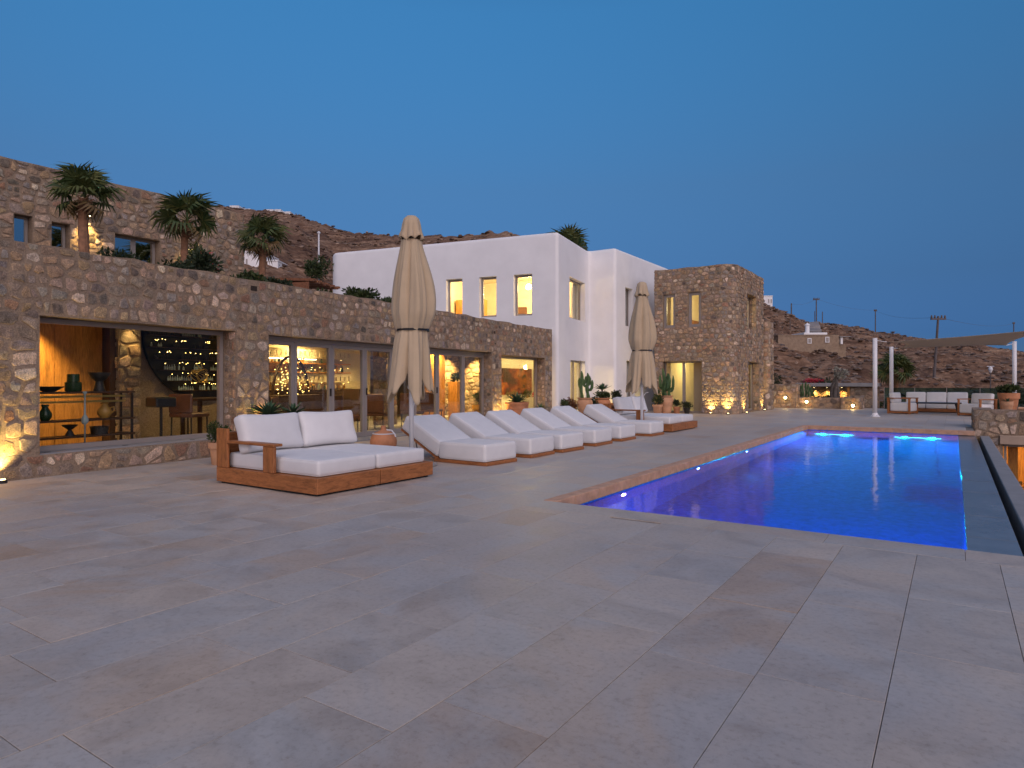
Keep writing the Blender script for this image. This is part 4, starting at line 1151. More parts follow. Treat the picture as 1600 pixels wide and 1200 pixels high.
RIB = [(.62, 0), (.68, .02), (.74, .20), (.77, .215), (.76, .235), (.82, .44), (.85, .455), (.84, .475), (.90, .68), (.93, .695), (.92, .715), (.97, .90), (1.0, .92), (1.0, 1.0), (.90, 1.0), (.88, .92)]
def pot(t, loc, r, h, prof=TAP, m='clay', sq=0, n=28):
    o = G().lathe([(a*r, b*h) for a, b in prof], n, loc, sq=sq).ob('pot', M[m], t, smooth=True); smooth_angle(o, 35)
    G().lathe([(r*.84, h*.90), (r*.5, h*.925), (.01, h*.93)], n, loc, sq=sq).ob('soil', M['soil'], t)
def potted(label, loc, r, h, prof=TAP, m='clay', sq=0, cat='potted plant', nm='potted_plant'):
    t = thing(nm, label, cat, loc); pot(t, loc, r, h, prof, m, sq); return t
# by the daybed
t = potted('small terracotta pot with a round green shrub left of the daybed', (-9.55, 6.08, 0), .17, .35, TAP, 'clay2')
foliage(t, (-9.55, 6.08, .50), (.19, .19, .17), 900, .05, 'shrub', 3); stems(t, (-9.55, 6.08, .31), (-9.55, 6.08, .5), (.15, .15, .15), 6, r=.006)
pl = thing('agave_planter', 'long terracotta box planter with two green agaves behind the near daybed', 'planter', W(7.85, -.32, 0))
g = G(); wbox(g, 7.3, 8.42, -.50, -.13, 0, .60); g.ob('box', M['clay'], pl, bevel=.012)
g = G(); wbox(g, 7.27, 8.45, -.53, -.10, .602, .66); g.ob('rim', M['clay'], pl, bevel=.01)
wbox(G(), 7.32, 8.40, -.48, -.15, .661, .668).ob('soil', M['soil'], pl)
agave(pl, W(7.55, -.3, .67), .46, 30, 1); agave(pl, W(8.15, -.3, .67), .36, 26, 2)
jg = thing('clay_lantern', 'terracotta jug lantern with a white cord beside the near daybed', 'lantern', (-9.25, 9.35, 0))
J = (-9.25, 9.35, 0)
o = G().lathe([(.22, 0), (.255, .06), (.262, .14), (.235, .225), (.205, .27), (.20, .285), (.17, .30), (.085, .335), (.055, .36), (.05, .42), (.045, .435), (.02, .437)], 28, J).ob('body', M['clay'], jg, smooth=True); smooth_angle(o, 35)
G().lathe([(.212, .270), (.218, .280), (.212, .290)], 24, J).ob('cord', M['white'], jg)
G().tube([(J[0]+.06, J[1]+.02, .35), (J[0]+.12, J[1]+.1, .34), (J[0]+.2, J[1]+.1, .27), (J[0]+.23, J[1]+.1, .22)], .014, 6).ob('cord_end', M['white'], jg)
# by the square window
t = potted('ribbed terracotta pot with a blue green agave at the square window', (-11.12, 16.95, 0), .345, .66, RIB, 'clay', .25)
agave(t, (-11.12, 16.95, .63), .50, 30, 4)
t = potted('low terracotta pot with a small agave right of the square window', (-11.5, 18.95, 0), .22, .34, TAP, 'clay')
agave(t, (-11.5, 18.95, .33), .36, 22, 5)
# by the white house
t = potted('large terracotta urn with two tall cactus columns by the white wall', (-11.92, 22.95, 0), .31, .66, URN, 'clay2')
cactus(t, (-11.92, 22.95, .6), [(-.13, -.02, 1.10, .075, [(2.6, .45, .28), (.3, .6, .2)]), (.10, .05, 1.02, .08, [(.2, .35, .3), (3.4, .5, .22), (1.6, .55, .25)])], 1)
t = potted('terracotta urn with a spiky yucca and hanging leaves by the white wall', (-11.58, 23.78, 0), .34, .64, URN, 'clay')
for i in range(34):
    pass
agave(t, (-11.58, 23.78, .95), .42, 34, 8); foliage(t, (-11.60, 23.76, .74), (.34, .34, .20), 900, .08, 'shrub', 9)
G().tube([(-11.58, 23.78, .58), (-11.58, 23.78, .96)], .035, 7).ob('stem', M['bark'], t)
t = potted('small terracotta pot with a round bush against the white wall', (-11.38, 24.62, 0), .24, .42, TAP, 'clay')
foliage(t, (-11.38, 24.62, .70), (.27, .27, .22), 900, .07, 'darkshrub', 11); stems(t, (-11.38, 24.62, .39), (-11.38, 24.62, .7), (.2, .2, .2), 5)
t = shrub('reddish dry shrub in front of the two column cactus urn', (-11.85, 21.75, 0), (.30, .26, .36), 900, .09, 'dryshrub', 12); foliage(t, (-12.0, 21.5, .45), (.22, .2, .2), 350, .08, 'shrub', 13)
shrub('small dark leafy shrub between the cactus urn and the yucca urn', (-11.75, 23.38, 0), (.2, .16, .36), 500, .09, 'darkshrub', 14)
# by the tower
t = potted('tall terracotta urn with a branching cactus beside the tower door', (-9.72, 25.86, 0), .29, .72, URN, 'clay2')
cactus(t, (-9.72, 25.86, .68), [(-.12, 0, 1.15, .075, [(2.8, .3, .45), (.2, .55, .3), (4.2, .4, .4), (1.3, .2, .5)]), (.13, -.02, .92, .07, [(.1, .3, .4), (.8, .2, .55), (5.2, .35, .35)]), (.02, -.12, .8, .06, [(5.6, .25, .3)])], 3)
t = potted('square pale terracotta pot with a leafy shrub left of the tower door', (-9.93, 25.45, 0), .175, .36, TAP, 'clay2', 1)
foliage(t, (-9.93, 25.45, .60), (.22, .22, .30), 700, .075, 'shrub', 15); stems(t, (-9.93, 25.45, .33), (-9.93, 25.45, .6), (.2, .2, .2), 6)
t = potted('small terracotta pot with a dark ball shrub before the tower door', (-9.33, 26.0, 0), .15, .27, TAP, 'clay')
foliage(t, (-9.33, 26.0, .40), (.22, .22, .15), 700, .06, 'darkshrub', 16)
t = potted('small dark pot with a drooping plant right of the tower door centre', (-8.92, 26.02, 0), .14, .22, TAP, 'darkclay')
foliage(t, (-8.92, 26.02, .36), (.2, .2, .17), 500, .07, 'darkshrub', 17)
# right terrace
t = potted('pale terracotta pot with a small plant right of the white armchairs', (1.62, 30.2, 0), .19, .56, TAP, 'clay2'); agave(t, (1.62, 30.2, .53), .26, 18, 19)
t = potted('big terracotta pot with a low green plant beside the right sail post', (1.78, 32.3, 0), .36, .84, TAP, 'clay'); foliage(t, (1.78, 32.3, .95), (.42, .42, .2), 700, .12, 'shrub', 20)

# ---------------------------------------------------------------- palms
def frond(seed, dry=False):
    rr = random.Random(seed); g = G()
    g.tube([(0, 0, 0), (.22, 0, .03), (.45, 0, .02)], [.014, .010, .008], 5)
    nl = 18; P = Vector((.44, 0, .02))
    for i in range(nl):
        a = R(-118+236*i/(nl-1)); L = (.56-.16*abs(a)/R(118))*rr.uniform(.9, 1.08); w = .034
        d = Vector((math.cos(a), math.sin(a), 0)); sd_ = Vector((-d.y, d.x, 0)); dr = rr.uniform(.10, .30)
        mid = P+d*L*.58+Vector((0, 0, .05*math.cos(a))); tip = P+d*L+Vector((0, 0, -dr*(1.5 if dry else 1)))
        zf = Vector((0, 0, .018*(1 if i % 2 else -1)))
        g.add([P+sd_*.004, P-sd_*.004, mid+sd_*w+zf, mid-sd_*w-zf, tip], [(0, 1, 3, 2), (2, 3, 4)])
    return g.mesh('frond', M['palmdry' if dry else 'palm'])
FR = [frond(i) for i in range(4)]; FD_ = [frond(9, True)]
def palm(label, base, top, cr, n=34, r=.085, seed=0):
    t = thing('fan_palm', label, 'palm tree', base, 0, 'fan palms'); rr = random.Random(seed)
    b, e = Vector(base), Vector(top); k = 14; pts = []; rad = []
    for i in range(k+1):
        q = i/k; pts.append(b.lerp(e, q)+Vector((.03*math.sin(q*3+seed), .03*math.cos(q*2+seed), 0))); rad.append(r*(1.12-.30*q)*(1+.06*(i % 2)))
    o = G().tube(pts, rad, 12).ob('trunk', M['trunk'], t)
    g = G()                                              # cut leaf stubs under the crown
    for i in range(26):
        a = i*2.4; z = e.z-.02-.014*i; p = Vector((e.x, e.y, z)); d = Vector((math.cos(a), math.sin(a), .55))
        g.tube([p+d*r*.5, p+d*(r*1.25+.03)], [.02, .012], 4)
    g.ob('leaf_stubs', M['trunk'], t)
    for i in range(n):
        q = i/n; el = R(80-125*q**1.2+rr.uniform(-14, 14)); az = i*2.39996+rr.uniform(-.25, .25); s = cr*(.82+.28*math.sin(q*PI))*rr.uniform(.88, 1.1)
        me = FR[rr.randrange(4)] if q < .86 else FD_[0]
        inst('frond', me, t, Matrix.Translation(e+Vector((0, 0, .02+.1*(1-q)*cr))) @ Matrix.Rotation(az, 4, 'Z') @ Matrix.Rotation(-el, 4, 'Y') @ Matrix.Rotation(rr.uniform(-1.0, 1.0), 4, 'X') @ Matrix.Diagonal((s, s, s, 1)))
    return t
palm('fan palm nearest the left edge above the stone house wall', (-13.2, 5.70, 2.9), (-13.2, 5.74, 4.62), .66, 24, .088, 1)
palm('middle fan palm above the stone house beside the lit bush', (-13.42, 7.74, 2.9), (-13.42, 7.80, 4.62), .70, 24, .075, 2)
palm('fan palm standing right before the brown hillside', (-13.64, 9.83, 2.9), (-13.64, 9.80, 4.58), .68, 24, .085, 3)
palm('palm crown rising behind the white house roof', (-17.7, 31.6, 2.0), (-17.5, 31.6, 8.25), 1.65, 24, .13, 4)
palm('shaggy palm behind the shade sail posts', (-2.62, 41.0, -1.5), (-2.62, 41.0, 1.75), 1.15, 32, .14, 5)

# shrubs on the planted roof
for i, (s, o_, rx, rz_, n_, m_, lab, zc) in enumerate((
    (5.95, 1.5, .40, .22, 700, 'darkshrub', 'dark leafy shrub before the wide upper window', .40),
    (7.05, 1.5, .42, .22, 700, 'darkshrub', 'dark leafy shrub left of the middle palm trunk', .45),
    (7.75, 1.9, .45, .36, 1100, 'darkshrub', 'large dark bush right of the middle palm trunk', .68),
    (8.55, 1.3, .5, .2, 900, 'shrub', 'low green bush between the middle and right palms', .46),
    (9.15, 1.2, .45, .18, 800, 'darkshrub', 'low dark bush at the foot of the right palm', .42),
    (10.2, 1.1, .4, .12, 600, 'shrub', 'small bush on the wall top below the slatted pergola', .30),
    (11.6, 1.1, .5, .22, 1300, 'shrub', 'big leafed green shrub left of the white house corner', .42),
    (12.4, .9, .5, .18, 1100, 'shrub', 'low green shrub trailing over the wall near the white house', .30))):
    p = W(s, o_, 2.92); shrub(lab, tuple(p), (rx, .4, rz_), n_, .11 if i > 5 else .085, m_, 30+i, cz=zc)
t = shrub('lit flowering bush under the spotlight on the upper stone wall', (-15.3, 9.25, 2.9), (.42, .42, .55), 1000, .085, 'shrub', 50, cz=1.25)
foliage(t, (-15.2, 9.25, 4.2), (.40, .36, .45), 60, .06, 'flower', 51, 'blossom')
# ---------------------------------------------------------------- outdoor lamps
def uplight(label, loc, aim, power=14, spot=95, nm='uplight'):
    t = thing(nm, label, 'spotlight', loc, 0, 'warm ground spotlights')
    G().lathe([(.055, 0), (.055, .035), (.04, .045)], 14, loc).ob('housing', M['black'], t)
    G().lathe([(.036, .046), (.034, .05), (.01, .052)], 14, loc).ob('lens', M['lamp_hot'], t)
    lamp('SPOT', (loc[0], loc[1], loc[2]+.07), power*2.2, (1, .70, .20), t, aim, .035, spot, .8); return t
inn = Vector((-FD.y, FD.x, 0))
for lab, p, a, pw in (
    ('ground spotlight at the left end of the stone house wall', W(3.42, -.13, 0), inn*.22+Vector((0, 0, 1)), 30),
    ('ground spotlight behind the agave planter', W(7.46, -.09, 0), inn*.1+Vector((0, 0, 1)), 26),
    ('ground spotlight at the pier left of the square window', W(16.66, -.12, 0), inn*.22+Vector((0, 0, 1)), 22),
    ('ground spotlight on the white wall behind the yucca urn', (-11.9, 24.86, 0), Vector((0, .2, 1)), 2.5),
    ('ground spotlight on the white wall behind the far daybed', (-11.42, 26.3, 0), Vector((-.2, 0, 1)), 2.5),
    ('ground spotlight behind the square pot by the tower', (-10.22, 26.2, 0), Vector((0, .15, 1)), 16),
    ('ground spotlight in the gap between the white wall and the tower', (-11.15, 27.3, 0), Vector((-.25, .1, 1)), 3.5),
    ('first tower spotlight right of the tower door', (-8.02, 26.18, 0), Vector((0, .2, 1)), 22),
    ('second tower spotlight at the rounded tower corner', (-7.34, 26.22, 0), Vector((-.05, .22, 1)), 26),
    ('third tower spotlight just round the tower corner', (-6.98, 27.6, 0), Vector((-.22, 0, 1)), 18),
    ('last tower spotlight beside the far tower door', (-6.98, 30.65, 0), Vector((-.22, 0, 1)), 18)):
    uplight(lab, tuple(p), a, pw)
def walllight(label, loc, nrm=(0, -1, 0), power=2.5):
    t = thing('wall_light', label, 'wall lamp', loc, 0, 'round wall lamps on the garden walls')
    q = Vector(nrm).to_track_quat('Z', 'Y').to_matrix().to_4x4(); q.translation = Vector(loc)
    G().lathe([(.085, -.03), (.085, .03), (.07, .035)], 16, M=q).ob('ring', M['black'], t)
    G().lathe([(.068, .036), (.06, .045), (.02, .05)], 16, M=q).ob('lens', M['lamp_hot'], t)
    lamp('POINT', Vector(loc)+Vector(nrm)*.12, power, (1, .64, .2), t, None, .05)
walllight('wall lamp low on the garden wall beside the tower', (-7.66, 34.26, .20)); walllight('wall lamp higher on the tall garden wall', (-6.83, 34.26, .50))
walllight('wall lamp on the planter wall below the cactus', (-5.90, 34.41, .31)); walllight('wall lamp on the stone block right of the olive trunk', (-3.88, 34.16, .17))
# spot on the upper wall
t = thing('wall_spotlight', 'small downlight on the upper stone wall behind the first palm', 'spotlight', (-15.9, 6.98, 4.95))
G().lathe([(.04, 0), (.04, .12), (.03, .125)], 12, (-15.88, 6.98, 4.95)).ob('housing', M['black'], t)
G().lathe([(.03, -.004), (.03, -.001), (.01, -.0005)], 12, (-15.88, 6.98, 4.95)).ob('lens', M['lamp_hot'], t)
lamp('SPOT', (-15.84, 6.98, 4.92), 60, (1, .66, .20), t, (-.16, 0, -1), .03, 85, .8)
t = thing('wall_spotlight', 'small downlight on the upper stone wall above the flowering bush', 'spotlight', (-15.9, 9.25, 4.95))
G().lathe([(.04, 0), (.04, .12), (.03, .125)], 12, (-15.88, 9.25, 4.98)).ob('housing', M['black'], t)
G().lathe([(.03, -.004), (.03, -.001), (.01, -.0005)], 12, (-15.88, 9.25, 4.98)).ob('lens', M['lamp_hot'], t)
lamp('SPOT', (-15.78, 9.25, 4.95), 45, (1, .66, .20), t, (.25, 0, -1), .03, 95, .8)

# ---------------------------------------------------------------- things inside the lit rooms
sh_ = thing('display_shelf', 'dark three tier display shelf with brass rails behind the bay window', 'shelf', W(5.0, 1.0, 0))
for z in (1.11, .68, .43): wbox(G(), 4.22, 5.78, .82, 1.16, z, z+.028).ob('shelf_board', M['darkwood'], sh_)
for s in (4.26, 5.72):
    for o_ in (.84, 1.14): wbox(G(), s, s+.03, o_-.015, o_+.015, .016, 1.108).ob('upright', M['black'], sh_)
for z in (1.05, .97): wbox(G(), 4.26, 5.6, .80, .815, z, z+.03).ob('rail', M['gold'], sh_)
def vase(label, s, o_, z, prof, m, nm='vase', cat='vase', handle=False):
    p = W(s, o_, z); t = thing(nm, label, cat, p); o = G().lathe(prof, 20, p).ob('body', M[m], t, smooth=True); smooth_angle(o, 40)
    if handle: G().tube([p+Vector((.07, .05, .16)), p+Vector((.12, .09, .18)), p+Vector((.13, .09, .12)), p+Vector((.08, .06, .07))], .012, 6).ob('handle', M[m], t)
vase('wide shallow dark bowl on top of the display shelf', 4.55, 1.0, 1.14, [(.08, 0), (.09, .01), (.2, .075), (.205, .08), (.19, .08), (.05, .02)], 'darkclay', 'bowl', 'bowl')
vase('square shouldered green glazed vase on top of the display shelf', 4.90, 1.0, 1.14, [(.10, 0), (.115, .02), (.115, .14), (.085, .155), (.085, .27), (.075, .27), (.07, .2)], 'greenglaze')
vase('dark chalice bowl on a tall foot on top of the shelf', 5.30, 1.0, 1.14, [(.09, 0), (.085, .02), (.055, .16), (.11, .2), (.155, .28), (.155, .30), (.14, .3), (.05, .22)], 'darkclay', 'chalice', 'bowl')
vase('green bulbous jug on the middle shelf', 4.50, 1.0, .708, [(.05, 0), (.085, .05), (.09, .1), (.05, .17), (.04, .2), (.055, .24), (.045, .24), (.035, .2)], 'greenglaze')
vase('ochre pitcher with round handle on the middle shelf', 5.38, 1.0, .708, [(.06, 0), (.10, .06), (.105, .12), (.06, .19), (.05, .22), (.065, .25), (.055, .25), (.04, .2)], 'ochre', 'pitcher', 'pitcher', True)
vase('dark goblet on the lowest shelf', 4.85, 1.0, .458, [(.07, 0), (.06, .02), (.025, .09), (.1, .15), (.11, .17), (.1, .17), (.03, .1)], 'darkclay', 'goblet', 'goblet')
vase('dark flat dish on the lowest shelf', 5.3, 1.0, .458, [(.12, 0), (.13, .10), (.14, .12), (.12, .12), (.1, .02)], 'darkclay', 'dish', 'dish')
hk = thing('water_pipe', 'tall glass water pipe standing before the display shelf', 'water pipe', W(4.86, .62, .016))
p = W(4.86, .62, .016)
o = G().lathe([(.06, .0), (.10, .03), (.085, .10), (.03, .26), (.025, .30)], 18, p).ob('glass_base', M['gold'], hk, smooth=True)
G().lathe([(.012, .30), (.012, .62), (.05, .66), (.05, .72), (.015, .78), (.012, 1.08), (.03, 1.1), (.03, 1.13), (.01, 1.13)], 14, p).ob('stem', M['bottle'], hk, smooth=True)
st = thing('bar_stool', 'black bar stool with square seat behind the bay window', 'stool', W(6.3, 1.0, .016))
p = W(6.36, 1.0, 0)
G().lathe([(.20, .016), (.20, .03), (.03, .04)], 20, p).ob('foot_plate', M['black'], st); G().tube([(p[0], p[1], .04), (p[0], p[1], .85)], .025, 10).ob('column', M['black'], st)
wbox(G(), 6.17, 6.55, .84, 1.16, .85, 1.02).ob('seat', M['black'], st, bevel=.02)
def chair(label, s, o_, rz, m='leather', h=.45, bh=.95):
    p = W(s, o_, .016); t = thing('dining_chair', label, 'chair', p, 0, 'leather chairs inside the lounge')
    G().box(-.25, -.25, h-.08, .25, .25, h).ob('seat', M[m], t, bevel=.02).matrix_parent_inverse.identity()
    c = G().box(-.25, .20, h+.002, .25, .26, bh).ob('backrest', M[m], t, bevel=.02); c.matrix_parent_inverse.identity()
    for x in (-.22, .22):
        for y in (-.22, .22): G().tube([(x, y, 0), (x*.95, y*.95, h-.08)], .014, 6).ob('leg', M['black'], t).matrix_parent_inverse.identity()
    t.rotation_euler = (0, 0, rz); return t
tb = thing('bar_table', 'dark high bar table behind the right half of the bay window', 'table', W(8.0, 1.4, 0))
wbox(G(), 7.35, 9.2, 1.35, 1.95, .92, .97).ob('top', M['darkwood'], tb)
for s in (7.4, 9.1):
    for o_ in (1.4, 1.9): wbox(G(), s, s+.06, o_-.03, o_+.03, .016, .918).ob('leg', M['darkwood'], tb)
chair('brown leather high chair at the near end of the bar table', 7.1, 1.25, R(200), h=.7, bh=1.05); chair('brown leather high chair at the middle of the bar table', 8.0, 1.05, R(188), h=.7, bh=1.05)
chair('brown leather chair behind the second folding door', 10.3, 1.6, R(150)); chair('brown leather chair behind the third folding door', 11.6, 1.5, R(170)); chair('brown leather chair behind the fourth folding door', 12.9, 1.5, R(200))
chair('brown leather chair before the golden stone pillar', 14.1, 1.3, R(160)); chair('brown leather chair near the orange wood panel', 15.5, 1.6, R(190)); chair('brown leather chair at the end of the lounge table', 9.2, 1.0, R(130))
# big bronze disc with bottle shelves and fairy lights
dc = thing('wall_disc', 'huge round dark wall sculpture with shelves of bottles and tiny lights', 'wall sculpture', W(8.75, 2.8, 1.4))
def disc_pt(s, z, o_): return W(s, o_, z)
g = G(); n = 64; cs_, cz_, rd = 8.55, 2.28, 1.38
for j in range(n): g.v.append(tuple(W(cs_+rd*math.cos(2*PI*j/n), 2.80, min(2.54, cz_+rd*math.sin(2*PI*j/n))))); 
for j in range(n): g.v.append(tuple(W(cs_+rd*math.cos(2*PI*j/n), 2.74, min(2.54, cz_+rd*math.sin(2*PI*j/n)))))
g.f = [tuple(range(n, 2*n))[::-1]]+[(j, (j+1) % n, n+(j+1) % n, n+j) for j in range(n)]; g.ob('disc', M['disc'], dc)
rr = random.Random(4)
for i, z in enumerate((1.10, 1.30, 1.52, 1.74, 1.98, 2.22)):
    hw = rd*math.sqrt(max(.02, 1-((z-cz_)/rd)**2))*.96
    s = cs_-hw
    while s < cs_+hw-.3:
        l = rr.uniform(.35, .7); wbox(G(), s, min(s+l, cs_+hw), 2.60, 2.738, z, z+.012).ob('ledge', M['darkwood'], dc)
        b = G(); q = s+.04
        while q < s+l-.08:
            if rr.random() < .85:
                p = W(q, 2.67, z+.013); hh = rr.uniform(.07, .12); b.lathe([(.018, 0), (.02, .01), (.02, hh*.6), (.008, hh*.75), (.008, hh)], 6, p)
            q += .052
        if b.v: bo = b.ob('bottles', M['bottle' if i < 3 or rr.random() < .3 else 'darkclay'], dc); bo['kind'] = 'stuff'
        for q in range(5):
            p = W(s+rr.uniform(.05, l-.05), 2.57, z+.14+rr.uniform(-.01, .03)); G().lathe([(.003, -.005), (.008, 0), (.003, .005)], 6, p).ob('fairy_light', M['fairy'], dc)
        s += l+rr.uniform(.05, .16)
for (s, z, lab, r) in ((8.25, 1.42, 'brass wire ornament shaped like a gourd in front of the wall disc', .2), (9.2, 1.78, 'brass wire ring ornament hanging high before the wall disc', .13)):
    o_ = thing('wire_ornament', lab, 'ornament', W(s, 2.4, z)); g = G()
    for k in range(7):
        pts = [W(s+r*(.5+.5*k/7)*math.cos(a_*.42+k)*1.3, 2.42+.02*k, z+r*.62*math.sin(a_*.42+k*.4)+.03*math.sin(a_+k)) for a_ in range(16)]
        g.tube(pts, .006, 4, False)
    g.tube([W(s-.05, 2.42, z+r*.6), W(s-.12, 2.42, z+r*1.2), W(s-.05, 2.42, z+r*1.5), W(s+.02, 2.42, z+r*.8)], .01, 5)
    g.ob('wire', M['gold'], o_); G().tube([W(s, 2.42, z+r*.9), W(s, 2.42, 2.54)], .002, 4).ob('cord', M['black'], o_)
for k, s in enumerate((8.95, 9.15)):
    p = W(s, 2.45, 1.36); o_ = thing('glass_lamp', ('left' if k == 0 else 'right')+' pale oval glass lamp of the pair before the wall disc', 'lamp', p, 0, 'pale oval glass lamps')
    G().lathe([(.02, -.13), (.08, -.09), (.11, 0), (.09, .08), (.03, .12)], 16, p).ob('shade', M['bloom'], o_, smooth=True)
    G().lathe([(.02, -.2), (.03, -.14), (.01, -.131)], 8, p).ob('finial', M['black'], o_)
# lit bar at the back of the lounge
br = thing('bar_cabinet', 'lit bar cabinet with two cream arcade friezes and rows of bottles', 'cabinet', W(13.4, 5.0, 0))
for z in (2.02, 1.28):
    g = G(); s = 11.6
    wbox(g, 11.6, 15.6, 4.9, 4.94, z+.17, z+.24); wbox(g, 11.6, 15.6, 4.9, 4.94, z-.02, z+.03)
    while s < 15.6: wbox(g, s, s+.12, 4.9, 4.94, z+.03, z+.17); s += .19
    g.ob('arcade_frieze', M['cream'], br)
for z in (1.55, 1.82, 1.0): wbox(G(), 11.6, 15.6, 4.85, 5.18, z, z+.03).ob('bar_shelf', M['panelwood'], br)
wbox(G(), 11.6, 15.6, 4.4, 4.75, 0, 1.05).ob('counter', M['darkwood'], br)
wbox(G(), 12.2, 14.2, 4.98, 5.0, 1.95, 1.97).ob('light_strip', M['cove'], br)
rr = random.Random(8)
for i in range(46):
    s = 11.75+rr.random()*3.7; z = rr.choice((1.03, 1.06, 1.58, 1.85)); hh = rr.uniform(.14, .24); z = 1.051 if z < 1.1 else z
    o_ = 4.6 if z < 1.1 else 5.0
    G().lathe([(.035, 0), (.038, .02), (.036, hh*.6), (.013, hh*.75), (.013, hh)], 8, W(s, o_, z+.001)).ob('bottle', M[rr.choice(('bottle', 'ochre', 'greenglaze', 'ochre'))], br)
for i in range(40):
    p = W(11.7+rr.random()*3.8, 4.82, rr.choice((1.2, 1.62, 1.9))+rr.uniform(0, .1)); G().lathe([(.005, -.008), (.013, 0), (.005, .008)], 6, p).ob('fairy_light', M['fairy'], br)
lamp('AREA', W(13.2, 4.6, 2.35), 16, (1, .62, .18), br, inward*.5+Vector((0, 0, -1)), .5)
# arched ornament with fairy lights standing on the lounge table
ar = thing('arched_ornament', 'arched ornament wound with fairy lights behind the second folding door', 'ornament', W(11.9, 3.6, 0))
g = G(); pts = [W(11.85+.62*math.cos(a), 3.6, .95+1.0*math.sin(a)) for a in [PI*k/24 for k in range(25)]]; g.tube(pts, .035, 8); g.ob('arch', M['darkwood'], ar)
for k in range(70):
    a = PI*rr.random(); q = rr.uniform(.3, 1); p = W(11.85+.6*q*math.cos(a), 3.55, .95+.95*q*math.sin(a)); G().lathe([(.004, -.007), (.011, 0), (.004, .007)], 5, p).ob('fairy_light', M['fairy'], ar)
wbox(G(), 11.0, 12.9, 3.3, 3.9, .0, .93).ob('pedestal', M['darkwood'], ar)
pd = thing('wood_pedestal', 'pale wooden pedestal with a dark plant behind the seventh folding door', 'pedestal', W(17.2, 2.0, 0))
wbox(G(), 17.55, 17.95, 2.0, 2.35, 0, 1.28).ob('column', M['panelwood'], pd); foliage(pd, tuple(W(17.7, 2.15, 1.42)), (.2, .2, .14), 250, .09, 'darkshrub', 77)
t = potted('yellow pot with a round green bush inside the last folding door', tuple(W(17.9, 1.3, .016)), .3, .5, TAP, 'ochre'); q = W(17.9, 1.3, .75); foliage(t, tuple(q), (.36, .36, .24), 1200, .07, 'shrub', 78)
pt = thing('painting', 'large abstract red and brown painting on the gallery wall', 'painting', W(24.9, 3.55, 1.2))
wbox(G(), 23.2, 26.45, 3.585, 3.615, .72, 1.86).ob('canvas', M['painting'], pt)
cb = thing('sideboard', 'low pale sideboard with yellow flowers under the abstract painting', 'sideboard', W(24.9, 3.2, 0))
wbox(G(), 23.4, 26.6, 3.1, 3.55, .016, .56).ob('cabinet', M['cream'], cb)
for k, s in enumerate((24.0, 25.4, 26.3)):
    q = W(s, 3.3, .72); foliage(cb, tuple(q), (.28, .22, .16), 260, .08, ('ochre', 'shrub', 'flower')[k] if k else 'palmdry', 80+k, 'flowers'); G().lathe([(.06, 0), (.09, .06), (.05, .14)], 12, W(s, 3.3, .561)).ob('flower_vase', M['ochre'], cb)

# ---------------------------------------------------------------- lounge group and shade sail on the right
def armchair(label, loc, rz):
    t = thing('armchair', label, 'armchair', loc, 0, 'teak armchairs with white cushions'); I = []
    for x in (-.45, .41):
        I += [G().box(x, -.42, 0, x+.04, -.34, .60).ob('leg', M['teak_z'], t, bevel=.004), G().box(x, .34, 0, x+.04, .42, .60).ob('leg', M['teak_z'], t, bevel=.004)]
        I += [G().box(x-.01, -.44, .602, x+.05, .44, .64).ob('armrest', M['teak_y'], t, bevel=.004), G().box(x, -.339, .03, x+.04, .339, .09).ob('side_rail', M['teak_y'], t)]
    I += [G().box(-.409, -.40, .03, .409, -.36, .09).ob('rail', M['teak'], t), G().box(-.409, .36, .03, .409, .40, .60).ob('back_panel', M['teak'], t), G().box(-.409, -.359, .06, .409, .359, .095).ob('seat_deck', M['teak'], t)]
    I.append(moved(cushion(.80, .74, .34, .05, .02), Matrix.Translation((0, -.03, .10))).ob('seat_cushion', M['fabric'], t, smooth=True))
    I.append(moved(cushion(.80, .40, .18, .06, .03), Matrix.Translation((0, .33, .43)) @ Matrix.Rotation(R(82), 4, 'X') @ Matrix.Translation((0, .2, 0))).ob('back_cushion', M['fabric'], t, smooth=True))
    for o in I: o.matrix_parent_inverse.identity()
    t.rotation_euler = (0, 0, rz); return t
a1 = armchair('left teak armchair with white cushions behind the white sail post', (-1.72, 30.9, 0), R(75))
dup(a1, None, (.72, 30.3, 0), R(-40), 'right teak armchair with white cushions behind the retaining wall')
so = thing('sofa', 'long white three seat sofa behind the black coffee table', 'sofa', (-.62, 33.0, 0)); I = []
I += [G().box(-1.12, -.45, .03, 1.12, .45, .16).ob('base', M['teak'], so, bevel=.01), G().box(-1.12, .38, .161, 1.12, .45, .60).ob('back_panel', M['teak'], so, bevel=.01)]
for x in (-1.06, 1.0):
    for y in (-.42, .38): I.append(G().box(x, y, 0, x+.06, y+.04, .03).ob('foot', M['black'], so))
for k in range(3):
    x = -.74+k*.74
    I.append(moved(cushion(.73, .80, .26, .05, .02), Matrix.Translation((x, -.04, .162))).ob('seat_cushion', M['fabric'], so, smooth=True))
    I.append(moved(cushion(.72, .44, .18, .06, .03), Matrix.Translation((x, .34, .40)) @ Matrix.Rotation(R(80), 4, 'X') @ Matrix.Translation((0, .2, 0))).ob('back_cushion', M['fabric'], so, smooth=True))
for o in I: o.matrix_parent_inverse.identity()
ct = thing('coffee_table', 'black low coffee table between the white armchairs', 'table', (-.6, 31.5, 0))
G().box(-1.55, 31.1, .40, .25, 31.9, .45).ob('top', M['black'], ct, bevel=.008)
for x in (-1.45, .07):
    for y in (31.15, 31.77): G().hexa([(x+.04, y, 0), (x+.1, y, 0), (x+.1, y+.07, 0), (x+.04, y+.07, 0), (x-.05, y, .398), (x+.14, y, .398), (x+.14, y+.07, .398), (x-.05, y+.07, .398)]).ob('leg', M['black'], ct)
